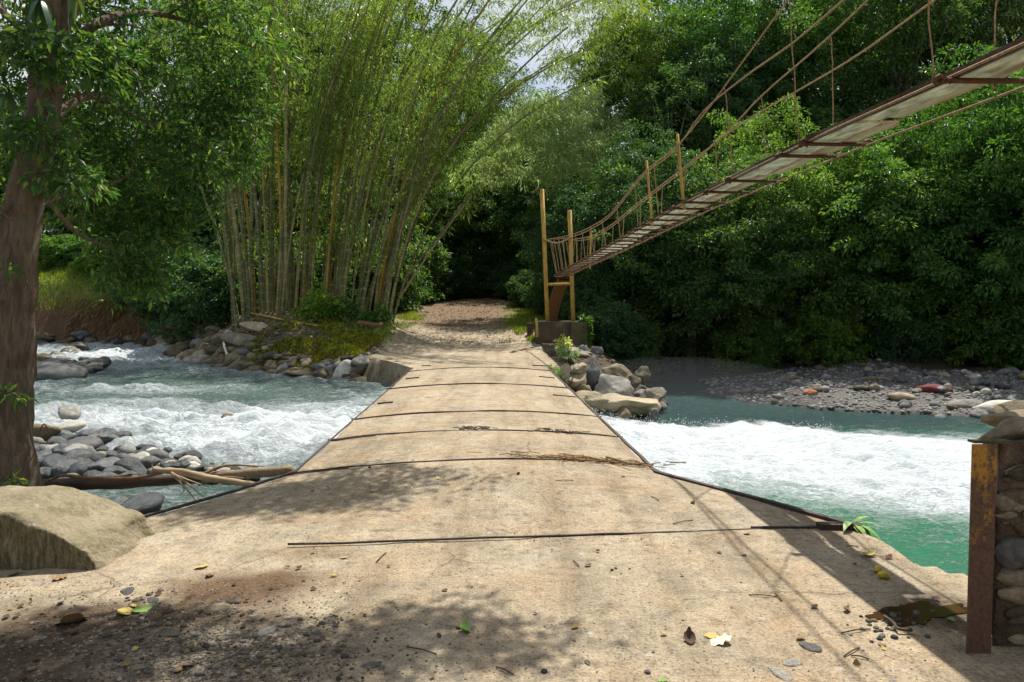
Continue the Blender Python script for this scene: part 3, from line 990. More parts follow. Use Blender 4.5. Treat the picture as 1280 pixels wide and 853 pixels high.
def build_rocks():
    # --- boulders heaped below the tower block, beside the far end of the causeway
    spec = [
        (708, 478, 20.6, 0.55, "rock_tan", "jagged tan boulder with pitted holes against the causeway's far corner", (1.0, 0.9, 1.1)),
        (738, 470, 21.4, 0.5, "rock_grey", "speckled grey boulder between the mossy block and the dark smooth boulder", (1, 1, 1.2)),
        (762, 487, 21.0, 0.52, "rock_grey", "smooth dark blue-grey boulder leaning like an egg above the white water", (1.3, 0.8, 1.1)),
        (772, 468, 23.0, 0.55, "rock_brown", "rounded brown boulder behind the egg-shaped grey boulder", (1.2, 0.9, 0.8)),
        (790, 476, 22.6, 0.28, "rock_brown", "small brown stone behind the flat ledge rock by the pool", (1, 0.9, 0.8)),
        (803, 470, 23.4, 0.3, "rock_brown", "small pointed stone at the edge of the dark pool", (0.9, 0.9, 1.1)),
        (815, 495, 21.6, 0.42, "rock_tan", "low tan boulder with a dark hollow beside the dark pool", (1.2, 0.9, 0.7)),
        (780, 505, 20.4, 0.85, "rock_tan", "long flat ledge of pale rock sloping into the white water", (1.5, 0.8, 0.5)),
        (735, 500, 19.8, 0.5, "rock_tan", "worn slab of rock along the causeway's edge above the foam", (1.2, 1.2, 0.5)),
        (718, 505, 18.9, 0.4, "rock_tan", "broken cement-covered stone tucked under the causeway edge", (0.8, 1.3, 0.7)),
        (697, 470, 20.0, 0.33, "rock_tan", "yellowish broken stone at the causeway's far corner under weeds", (1, 0.9, 0.8)),
        (722, 462, 20.8, 0.36, "rock_tan", "flat cream stone lying on top of the boulder heap", (1.2, 0.8, 0.6)),
    ]
    for px, py, Y, s, m, lab, sc in spec:
        p = Q(px, py, Y)
        o = rock("boulder", (p[0], p[1], p[2]), s, M[m], lab, "boulder", "boulders below the tower block", BOULD, 0.5, sc, tilt=0.3)
    # fill under the heap
    for k in range(34):
        x = random.uniform(1.2, 4.6); y = random.uniform(19.6, 24.5)
        z = max(hz(x, y), -1.45)
        rock("bank_rock", (x, y, min(z, -0.55 - 0.25 * (x - 1.2))), random.uniform(0.18, 0.38), pick(("rock_tan", 2), ("rock_grey", 2), ("rock_brown", 2)),
             "rough brown stone packed into the bank below the tower block", "rock", "stones packed below the tower block", BOULD + ROCKS[6:])

    for k in range(46):
        x = random.uniform(1.5, 5.0); y = random.uniform(20.3, 27)
        if float(poly_sd(np.array([[x, y]]), RIVER)[0]) < 0.15: continue
        rock("bank_rock", (x, y, hz(x, y)), random.uniform(0.10, 0.30), pick(("rock_tan", 1), ("rock_grey", 1.5), ("rock_brown", 3)),
             "rough brown stone packed into the bank below the tower block", "rock", "stones packed below the tower block", BOULD + ROCKS[6:], 0.35)
    # --- gravel bar on the far shore
    big = [(1248, 514, 0.62, "rock_pale", "big pale rounded boulder at the water's edge of the gravel bar", (1.35, 0.9, 0.75)),
           (1168, 491, 0.5, "rock_red", "dark red flat rock on the gravel bar", (1.3, 0.8, 0.7)),
           (1012, 494, 0.30, "rock_orange", "squarish orange rock on the finer gravel", (1.0, 0.9, 0.8)),
           (996, 497, 0.18, "rock_orange", "small orange stone beside the squarish orange rock", (1, 1, .8)),
           (1127, 499, 0.42, "rock_tan", "tan flat-topped rock in the middle of the gravel bar", (1.3, 0.8, 0.7)),
           (1205, 508, 0.55, "rock_grey", "wide flat grey rock left of the big pale boulder", (1.4, 0.9, 0.5)),
           (1078, 488, 0.33, "rock_brown", "brown rounded stone sitting on the gravel bar", (1.2, .9, .8)),
           (1275, 507, 0.55, "rock_brown", "dark brown slab at the end of the gravel bar beside the stone pillar", (1.4, .9, .5)),
           (1096, 476, 0.42, "rock_brown", "long brownish stone at the back of the gravel bar", (1.5, .8, .6)),
           (958, 459, 0.85, "rock_brown", "large dark boulder in deep shade under the overhanging trees", (1.2, 1, .95))]
    for px, py, s, m, lab, sc in big:
        p = hit(px, py)
        rock("boulder", p, s * 0.8, M[m], lab, "boulder", None, ROCKS[:6] + BOULD[:2], 0.3, sc, rz=random.uniform(-0.4, 0.4), tilt=0.15)
    n = 0
    while n < 235:
        x = random.uniform(8.0, 27); y = random.uniform(17.5, 31)
        d = float(poly_sd(np.array([[x, y]]), RIVER)[0])
        if d < -0.25 or d > 7.5: continue
        k = (x - 8) / 19
        if random.random() > 0.35 + 0.65 * min(1, k * 2.2): continue
        s = random.uniform(0.10, 0.20) + 0.16 * min(1, k * 1.6) * random.random() ** 1.5 + 0.06 * max(0, 1 - d / 3) * random.random()
        rock("river_stone", (x, y, hz(x, y)), s, pick(("rock_grey", 6), ("rock_tan", 1.5), ("rock_pale", 0.9), ("rock_dark", 2), ("rock_brown", 2)),
             "rounded river stone lying on the far gravel bar under the trees", "stone", "stones of the far gravel bar", ROCKS[:6] + SMALL)
        n += 1
    # fine gravel as one mass
    V0, F0 = ICO2[0] * 1.0, ICO2[1]
    import bmesh
    V1, F1 = ico(1)
    N = 9000
    xs = rng.uniform(6.9, 27, N); ys = rng.uniform(17, 32, N)
    d = poly_sd(np.stack([xs, ys], 1), RIVER)
    ok = (d > -0.1) & (d < 7.5)
    xs, ys = xs[ok], ys[ok]
    zs = terrain(xs, ys)
    s = rng.uniform(0.03, 0.09, len(xs))
    sc = rng.uniform(0.7, 1.3, (len(xs), 1, 3)) * np.array([1, 1, 0.6])
    V = np.stack([xs, ys, zs], 1)[:, None] + V1[None] * s[:, None, None] * sc * rng.uniform(0.8, 1.15, (len(xs), len(V1), 1))
    F = (np.arange(len(xs))[:, None, None] * len(V1) + F1[None]).reshape(-1, 3)
    t = NT("gravel_stone")
    rd = t.n("NewGeometry").outputs["Random Per Island"]
    c = t.ramp(rd, [(0, (0.06, 0.062, 0.063)), (0.4, (0.145, 0.142, 0.135)), (0.8, (0.25, 0.235, 0.205)), (1, (0.34, 0.32, 0.29))])
    M["gravel"] = t.done(t.pbr(c, 0.75))
    tag(link("gravel", mesh_np("gravel", V.reshape(-1, 3), F, True), M["gravel"]), "fine grey gravel between the stones of the far shore", "gravel", kind="stuff")

    # --- stone bar in the near left water
    spec = [(84, 533, 0.27, "rock_pale", "pale tan cobble standing above the rapids near the tree trunk", (1.25, .9, .65)),
            (87, 515, 0.30, "rock_grey", "grey cobble half in the foam upstream of the stone bar", (1.2, .9, .75)),
            (133, 546, 0.25, "rock_dark", "dark wet cobble with a pale side at the tip of the stone bar", (1.1, .9, .8)),
            (152, 550, 0.16, "rock_dark", "small dark stone next to the dark wet cobble", (1, 1, .8)),
            (40, 547, 0.42, "rock_brown", "brown wet boulder beside the near tree trunk", (1.1, 1, .8)),
            (92, 580, 0.30, "rock_dark", "black angular boulder in the middle of the stone bar", (1.3, .9, 1.0)),
            (100, 562, 0.26, "rock_dark", "dark grey boulder behind the black angular boulder", (1.2, .9, .9)),
            (70, 585, 0.26, "rock_dark", "dark rounded boulder near the fallen log", (1.2, .9, .9)),
            (133, 590, 0.30, "rock_dark", "large dark wet boulder just above the fallen log", (1.2, .9, 1.0)),
            (165, 590, 0.26, "rock_dark", "dark slanted boulder beside the pale driftwood branch", (1.0, .9, 1.0)),
            (40, 566, 0.24, "rock_dark", "flat dark boulder between the trunk and the stone bar", (1.3, .9, .7)),
            (285, 521, 0.22, "rock_brown", "brown wet stone breaking the surface in mid river", (1.2, .9, .7))]
    for px, py, s, m, lab, sc in spec:
        p = G(px, py + 4, -0.62)
        rock("boulder", p, s, M[m], lab, "boulder", "boulders of the stone bar by the near trunk", ROCKS, 0.3, sc)
    for k in range(175):
        px = random.uniform(25, 320)
        lo = np.interp(px, [25, 150, 240, 320], [545, 548, 572, 588]); hi = np.interp(px, [25, 180, 320], [605, 604, 600])
        p = G(px, random.uniform(lo, hi), -0.62)
        f = min(1, max(0, (px - 140) / 120))
        rock("cobble", p, random.uniform(0.05, 0.21) * (1 - 0.45 * f), pick(("rock_dark", 8 * (1 - f) + 1), ("rock_grey", 2.5), ("rock_pale", 0.6 + 2.5 * f), ("rock_tan", 0.5)),
             "wet rounded cobble heaped on the stone bar behind the fallen log", "cobble", "cobbles of the stone bar behind the log", ROCKS[:6] + ROCKS[6:8])
    for px, py, s, lab in ((148, 634, 0.2, "dark wet rock in the water beneath the fallen log"), (172, 636, 0.24, "broad grey-brown rock awash in the water beneath the fallen log")):
        rock("boulder", G(px, py + 5, -0.66), s, M["rock_dark"], lab, "boulder", None, ROCKS, 0.35, (1.3, .9, .8))
    # --- far stone bar upstream
    rock("boulder", G(45, 474, -0.6), 0.8, M["rock_grey"], "broad smooth grey boulder in the river beyond the near trunk", "boulder", None, ROCKS[:6], 0.3, (1.7, 1.0, .75), rz=0.2)
    rock("boulder", G(97, 440, -0.5), 0.55, M["rock_dark"], "dark blocky rock topping the upstream stone bar", "boulder", None, ROCKS, 0.25, (1, 1, 1.0))
    rock("boulder", G(83, 441, -0.5), 0.45, M["rock_tan"], "reddish tan rock beside the dark blocky rock upstream", "boulder", None, ROCKS, 0.25, (1.2, 1, .7))
    for k in range(55):
        px = random.uniform(40, 130)
        py = random.uniform(442, np.interp(px, [40, 130], [470, 464]))
        if px > 105 and py < 450: continue
        rock("river_stone", G(px, py, -0.5), random.uniform(0.16, 0.36), pick(("rock_dark", 3), ("rock_grey", 4), ("rock_brown", 2), ("rock_tan", .6)),
             "grey stone of the low stone bar upstream in the rapids", "stone", "stones of the upstream stone bar")
    # --- riprap on the far left bank
    rock("boulder", hit(437, 468), 0.62, M["rock_pale"], "white cement-splashed boulder against the abutment wall", "boulder", None, ROCKS[6:], 0.4, (1.0, .8, 1.1))
    rock("boulder", hit(300, 432), 0.75, M["rock_tan"], "big tan boulder in the middle of the mossy bank", "boulder", None, ROCKS[6:], 0.35, (1.4, .9, .9), rz=0.1)
    rock("boulder", hit(322, 412), 0.55, M["rock_tan"], "grey-tan boulder set in the upper slope of the mossy bank", "boulder", None, ROCKS[6:], 0.4, (1.2, .9, .8), rz=0.1)
    rock("boulder", hit(252, 458), 0.55, M["rock_grey"], "bluish grey boulder at the waterline of the rock heap", "boulder", None, ROCKS[:6], 0.3, (1.2, .9, .9))
    rock("boulder", hit(234, 455), 0.55, M["rock_brown"], "dark brown boulder at the waterline beside the bluish one", "boulder", None, ROCKS[:6], 0.3, (1.2, .9, .9))
    rock("boulder", hit(386, 470), 0.5, M["rock_brown"], "flat pinkish brown rock at the waterline below the moss", "boulder", None, ROCKS[6:], 0.35, (1.8, .9, .6), rz=0.1)
    for px, py, s in ((402, 464, .34), (416, 468, .36), (410, 458, .28), (425, 462, .3)):
        rock("boulder", hit(px, py), s, M["rock_grey"], "blue-grey stone beside the white cement-splashed boulder", "boulder", "blue-grey stones by the white boulder", ROCKS[:6], .3)
    for k in range(22):
        p = hit(random.uniform(52, 200), random.uniform(424, 433))
        rock("riprap_stone", p, random.uniform(0.25, 0.5), pick(("rock_brown", 5), ("rock_dark", 2)), "dark rough stone at the foot of the bare earth bank", "stone", "stones at the foot of the earth bank", ROCKS, 0.3)
    for k in range(210):
        u = random.random()
        px = 195 + 260 * u ** 1.35
        wlp = np.interp(px, [195, 240, 300, 380, 455], [436, 458, 470, 478, 480])
        top = np.interp(px, [195, 240, 300, 380, 455], [410, 405, 425, 448, 452])
        py = wlp - (wlp - top) * random.random() ** (1.0 if px < 310 else 1.8)
        p = hit(px, py)
        rock("riprap_stone", p, random.uniform(0.26, 0.52) * (1.0 if px < 320 else 0.66), pick(("rock_brown", 8), ("rock_tan", 1.2), ("rock_grey", 0.8)),
             "brown stone of the rock heap guarding the far bank below the bamboo", "stone", "stones heaped along the far bank", ROCKS + BOULD[:3], 0.42)


build_rocks()


# ------------------------------------------------------------------ foliage helpers
def leaves_mesh(name, P, D, N, L, W, fold=0.18):
    """folded diamond leaves: P base, D axis, N face normal, L length, W half width"""
    D = D / (np.linalg.norm(D, axis=1)[:, None] + 1e-9)
    S = np.cross(D, N)
    S /= np.linalg.norm(S, axis=1)[:, None] + 1e-9
    Nn = np.cross(S, D)
    L = np.asarray(L)[:, None]; W = np.asarray(W)[:, None]
    mid = P + D * L * 0.45
    tip = P + D * L - Nn * L * 0.12
    V = np.stack([P, mid + S * W + Nn * W * fold * 2, tip, mid - S * W + Nn * W * fold * 2], 1).reshape(-1, 3)
    b = np.arange(len(P)) * 4
    F = np.concatenate([np.stack([b, b + 1, b + 2], 1), np.stack([b, b + 2, b + 3], 1)])
    return V, F


def unit(n, r_):
    v = r_.normal(size=(n, 3))
    return v / np.linalg.norm(v, axis=1)[:, None]


def clump_leaves(C, rad, per, L, W, r_, droop=0.35, flat=0.45, upbias=0.9):
    """leaf pads: each clump centre gets a shallow dome of leaves facing up and outwards"""
    n = len(C) * per
    c = np.repeat(C, per, 0)
    rr = np.repeat(rad, per)
    v = unit(n, r_)
    q = r_.random(n) ** 0.5
    o = v * q[:, None] * rr[:, None]
    o[:, 2] = o[:, 2] * flat - 0.35 * rr * q ** 2
    D = v * 1.0 + unit(n, r_) * 0.6
    D[:, 2] -= droop + 0.3 * r_.random(n)
    Nn = unit(n, r_) * 0.75 + v * 0.35
    Nn[:, 2] += upbias
    l = L * r_.uniform(0.65, 1.3, n)
    return leaves_mesh("", c + o, D, Nn, l, l * W * r_.uniform(0.8, 1.2, n))


def crown_clumps(r3, n, r_, inner=0.45, lob=0.62, cut=-1.0):
    v = unit(int(n * 1.6), r_)
    v = v[v[:, 2] > cut][:n]
    k = 1 + lob * fbm(v * 1.8 + r_.random(3) * 50, 3, int(r_.integers(1000))) + 0.25 * lob * np.abs(fbm(v * 4.5 + 9, 2, 77))
    q = inner + (1 - inner) * r_.random(len(v)) ** 0.6
    return v * (k * q)[:, None] * np.array(r3)


def tree_proto(seed, r3, cz, n, per, crad, L, W, trunk_r, limbs=7, lean=0.3, cut=-0.85, droop=0.35):
    """meshes of one kind of tree: base at the origin"""
    r_ = np.random.default_rng(seed)
    C = crown_clumps(r3, n, r_, cut=cut) + np.array([0, 0, cz])
    V, F = clump_leaves(C, crad * r_.uniform(0.7, 1.35, len(C)), per, L, W, r_, droop)
    crown = mesh_np("crown", V, F)
    b = MB()
    top = np.array([r_.normal() * lean, r_.normal() * lean, cz + r3[2] * 0.45])
    P = smooth_line([(0, 0, -0.5), (r_.normal() * 0.1, r_.normal() * 0.1, cz * 0.4), top * [0.6, 0.6, 0.75], top], 14)
    P[0, 2] -= 1.2
    b.tube(P, np.linspace(trunk_r, trunk_r * 0.3, 14), 9, wob=0.15, seed=seed)
    for k in r_.choice(len(C), limbs, replace=False):
        s = P[r_.integers(4, 11)]
        e = C[k]
        m = (s + e) / 2 + np.array([0, 0, 0.12 * np.linalg.norm(e - s)])
        pl = smooth_line([s, m, e], 8)
        b.tube(pl, np.linspace(trunk_r * 0.42, 0.03, 8), 6)
    return crown, b.mesh("trunk", True)


def place_tree(name, proto, loc, rz, scl, label, cat, group, leafm, barkm):
    crown, trunk = proto
    o = thing(name, label, cat, loc, group)
    o.rotation_euler = (0, 0, rz)
    o.scale = scl if isinstance(scl, (tuple, list)) else (scl,) * 3
    t = link("trunk", trunk, None, o)
    c = link("crown", crown, None, o)
    for ob, m in ((t, barkm), (c, leafm)):
        if len(ob.data.materials) == 0:
            ob.data.materials.append(None)
        ob.material_slots[0].link = "OBJECT"
        ob.material_slots[0].material = m
    return o


def build_forest():
    A = tree_proto(101, (4.6, 4.6, 4.8), 5.0, 820, 66, 0.50, 0.20, 0.24, 0.28, droop=0.05)            # bushy, down to the ground
    A2 = tree_proto(102, (4.2, 4.2, 4.4), 4.6, 900, 84, 0.46, 0.15, 0.22, 0.25, droop=0.25)            # finer leaves
    B = tree_proto(103, (5.2, 5.2, 8.5), 14.0, 760, 80, 0.58, 0.20, 0.22, 0.34, limbs=22, droop=0.1)   # tall
    B2 = tree_proto(104, (4.8, 4.8, 7.5), 15.5, 640, 70, 0.55, 0.24, 0.24, 0.30, limbs=22, droop=0.1)
    S = tree_proto(105, (1.9, 1.9, 1.5), 1.35, 240, 60, 0.32, 0.16, 0.26, 0.06, limbs=5, droop=0.1)    # shrub
    bf, df, mf, gf = M["leaf_bright"], M["leaf_dark"], M["leaf_forest"], M["leaf_grey"]
    bk = M["bark_far"]

    def at(px, Y):
        x = (px - CX) / FPX * Y
        return (x, Y, hz(x, Y) - 0.15)

    T_ = tree_proto(106, (2.0, 2.0, 2.6), 12.5, 130, 60, 0.5, 0.2, 0.22, 0.15, limbs=14, lean=0.5, droop=0.2)   # slender, crown on top only
    Wd = tree_proto(107, (1.5, 1.3, 1.3), 1.2, 34, 26, 0.45, 0.34, 0.3, 0.05, limbs=6, droop=0.15)              # broad-leaved weed
    for k, (px, Y, s_, lab) in enumerate([(842, 41.5, 1.0, "slender pale-trunked tree rising in the dark gap behind the hand cables"), (866, 43, 1.12, "slightly thicker slender tree among the bare trunks behind the cables"), (893, 42, 1.05, "leaning slender tree in the dark gap above the footbridge"), (913, 44, 1.2, "tallest slender trunk standing deep in the gap behind the footbridge"), (757, 46, 1.1, "slender tree under the sky gap beside the pale bamboo")]):
        o = place_tree("slender_tree", T_, at(px, Y) if False else ((px - CX) / FPX * Y, Y, hz((px - CX) / FPX * Y, Y) - 0.1), k * 1.9, s_, lab, "tree", None, df, M["bark_pale"])
    # front row along the far shore
    rows = [
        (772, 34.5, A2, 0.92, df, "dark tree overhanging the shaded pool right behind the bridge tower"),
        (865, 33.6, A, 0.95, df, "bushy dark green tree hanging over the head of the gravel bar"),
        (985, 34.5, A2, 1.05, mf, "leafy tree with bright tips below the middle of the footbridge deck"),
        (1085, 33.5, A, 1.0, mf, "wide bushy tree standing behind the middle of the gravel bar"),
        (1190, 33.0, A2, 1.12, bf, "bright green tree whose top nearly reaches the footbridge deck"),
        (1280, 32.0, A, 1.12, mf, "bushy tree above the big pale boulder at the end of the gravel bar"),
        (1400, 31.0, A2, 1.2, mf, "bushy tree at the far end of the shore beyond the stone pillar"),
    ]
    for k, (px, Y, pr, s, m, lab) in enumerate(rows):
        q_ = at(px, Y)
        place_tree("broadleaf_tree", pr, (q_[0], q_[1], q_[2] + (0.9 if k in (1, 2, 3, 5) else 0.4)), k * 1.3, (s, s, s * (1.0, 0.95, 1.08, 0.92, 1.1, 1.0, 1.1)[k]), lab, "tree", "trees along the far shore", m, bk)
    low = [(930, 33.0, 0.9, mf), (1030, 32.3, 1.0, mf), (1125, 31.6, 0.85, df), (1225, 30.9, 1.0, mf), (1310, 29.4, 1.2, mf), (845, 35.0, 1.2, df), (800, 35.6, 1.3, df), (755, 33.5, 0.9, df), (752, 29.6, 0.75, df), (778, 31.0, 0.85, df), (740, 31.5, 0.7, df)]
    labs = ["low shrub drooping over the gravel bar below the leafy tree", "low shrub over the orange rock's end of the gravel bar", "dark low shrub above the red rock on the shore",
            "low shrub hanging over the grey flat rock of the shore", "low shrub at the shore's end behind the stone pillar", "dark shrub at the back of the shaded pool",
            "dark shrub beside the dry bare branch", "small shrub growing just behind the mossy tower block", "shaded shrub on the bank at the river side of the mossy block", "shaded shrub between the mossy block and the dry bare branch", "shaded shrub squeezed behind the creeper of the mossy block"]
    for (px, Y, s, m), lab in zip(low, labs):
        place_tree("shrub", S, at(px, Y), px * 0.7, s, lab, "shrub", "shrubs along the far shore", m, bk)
    # tall trees behind, right of the sky gap
    tall = [(815, 47, B, 0.95, bf), (905, 47, B2, 0.95, mf), (1005, 47, B, 1.05, mf), (1105, 44, B2, 1.0, df), (1200, 46, B, 1.05, gf), (1300, 43, B2, 1.05, gf), (1410, 45, B, 1.1, mf), (1530, 44, B2, 1.1, mf), (1650, 42, B, 1.1, df),
            (880, 58, B2, 1.15, df), (1055, 58, B, 1.2, df), (1330, 57, B, 1.25, df)]
    for k, (px, Y, pr, s, m) in enumerate(tall):
        place_tree("forest_tree", pr, at(px, Y), k * 2.1, s, "tall dense tree in the dark forest wall behind the footbridge cables", "tree", "tall forest trees behind the footbridge", m, bk)
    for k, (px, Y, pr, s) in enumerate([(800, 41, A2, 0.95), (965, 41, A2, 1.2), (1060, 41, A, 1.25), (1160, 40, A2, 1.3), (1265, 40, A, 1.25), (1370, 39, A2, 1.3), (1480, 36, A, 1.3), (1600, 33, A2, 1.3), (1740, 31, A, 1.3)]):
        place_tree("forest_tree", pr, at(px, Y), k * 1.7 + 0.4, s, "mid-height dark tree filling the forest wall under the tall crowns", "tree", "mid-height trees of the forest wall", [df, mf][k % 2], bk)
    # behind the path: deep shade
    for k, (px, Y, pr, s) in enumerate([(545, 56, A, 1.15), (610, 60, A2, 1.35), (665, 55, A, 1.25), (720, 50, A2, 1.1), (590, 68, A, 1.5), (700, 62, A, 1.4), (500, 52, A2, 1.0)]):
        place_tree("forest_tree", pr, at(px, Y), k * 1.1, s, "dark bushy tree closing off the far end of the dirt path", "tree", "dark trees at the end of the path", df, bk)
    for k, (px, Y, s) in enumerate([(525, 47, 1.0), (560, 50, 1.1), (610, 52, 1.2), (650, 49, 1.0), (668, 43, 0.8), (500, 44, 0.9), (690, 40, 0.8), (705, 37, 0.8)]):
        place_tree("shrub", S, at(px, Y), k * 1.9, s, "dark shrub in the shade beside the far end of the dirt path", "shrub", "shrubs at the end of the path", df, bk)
    # left, behind the bamboo and the river bend
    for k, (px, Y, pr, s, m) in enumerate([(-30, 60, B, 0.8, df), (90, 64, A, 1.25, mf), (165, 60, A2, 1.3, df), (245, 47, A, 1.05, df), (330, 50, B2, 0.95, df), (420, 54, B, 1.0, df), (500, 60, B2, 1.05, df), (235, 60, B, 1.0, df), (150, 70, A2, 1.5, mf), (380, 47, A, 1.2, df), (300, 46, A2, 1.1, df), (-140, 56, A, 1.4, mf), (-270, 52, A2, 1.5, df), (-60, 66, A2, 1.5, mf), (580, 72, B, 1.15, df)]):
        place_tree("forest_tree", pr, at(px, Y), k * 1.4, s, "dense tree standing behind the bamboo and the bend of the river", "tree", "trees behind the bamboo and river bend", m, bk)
    for k, (px, Y, s, m, lab) in enumerate([(232, 37.5, 1.35, df, "dark shrub hanging over the rock heap at the edge of the bamboo"), (262, 35, 1.3, df, "dark leafy shrub against the outermost bamboo stems"),
                                         (195, 40.5, 1.2, df, "shaded shrub above the earth bank of the river bend"), (150, 43.5, 0.9, mf, "shrub on the grassy bank top with drooping sprays"),
                                         (95, 44.5, 0.75, bf, "low sunlit bush on the grassy bank beyond the river"), (60, 44, 0.7, bf, "small sunlit bush beside the near trunk's outline on the far bank"), (120, 42.8, 0.55, bf, "low yellowish bush at the lip of the earth bank")]):
        place_tree("shrub", S, at(px, Y), k * 1.9, s, lab, "shrub", None, m, bk)
    for k, (px, Y, s) in enumerate([(300, 38, 1.3), (345, 39, 1.4), (390, 38.5, 1.4), (435, 39.5, 1.4), (475, 40, 1.3), (320, 42, 1.8), (370, 43, 1.9), (430, 44, 1.9), (490, 46, 1.7)]):
        place_tree("shrub", S, at(px, Y), k * 1.3, s, "dark undergrowth bush seen between and behind the bamboo stems", "shrub", "undergrowth bushes behind the bamboo", df, bk)
    # broad-leaved shrubs at the foot of the bamboo
    for k, (px, Y, s, m, lab) in enumerate([(398, 30.6, 0.62, bf, "broad-leaved green shrub at the foot of the bamboo stems"), (434, 31.2, 0.5, mf, "darker small shrub between the bamboo stems and the cut logs"), (470, 31.0, 0.42, bf, "small weed bush by the cut logs at the bamboo's edge")]):
        place_tree("shrub", Wd, at(px, Y), k * 2.3, s, lab, "shrub", None, m, bk)


build_forest()


# ------------------------------------------------------------------ bamboo
def culm_mesh(P, r0, r1):
    n = 6
    b = MB().tube(P, np.linspace(r0, r1, len(P)), n, cap=False)
    me = b.mesh("culm", True)
    seg = np.concatenate([[0], np.cumsum(np.linalg.norm(np.diff(P, axis=0), axis=1))])
    uv = me.uv_layers.new(name="UVMap")
    vi = np.empty(len(me.loops), np.int32)
    me.loops.foreach_get("vertex_index", vi)
    co = np.stack([(vi % n) / n, seg[np.minimum(vi // n, len(P) - 1)]], 1).astype(np.float32)
    uv.data.foreach_set("uv", co.ravel())
    return me


def bamboo_leaves(nodes, per, L, W, r_, spread=0.5, out=None):
    """hanging sprays: nodes (k,3) spray origins"""
    n = len(nodes) * per
    P = np.repeat(nodes, per, 0)
    v = unit(n, r_)
    o = v * (r_.random(n)[:, None] ** 0.6) * spread
    o[:, 2] = o[:, 2] * 0.7 - 0.25 * spread * r_.random(n)
    D = v * 0.75 + unit(n, r_) * 0.35
    D[:, 2] = D[:, 2] * 0.5 - 0.55
    l = L * r_.uniform(0.6, 1.3, n)
    return leaves_mesh("", P + o, D, unit(n, r_) + v * 0.3 + np.array([0, 0, 0.3]), l, l * W, 0.1)


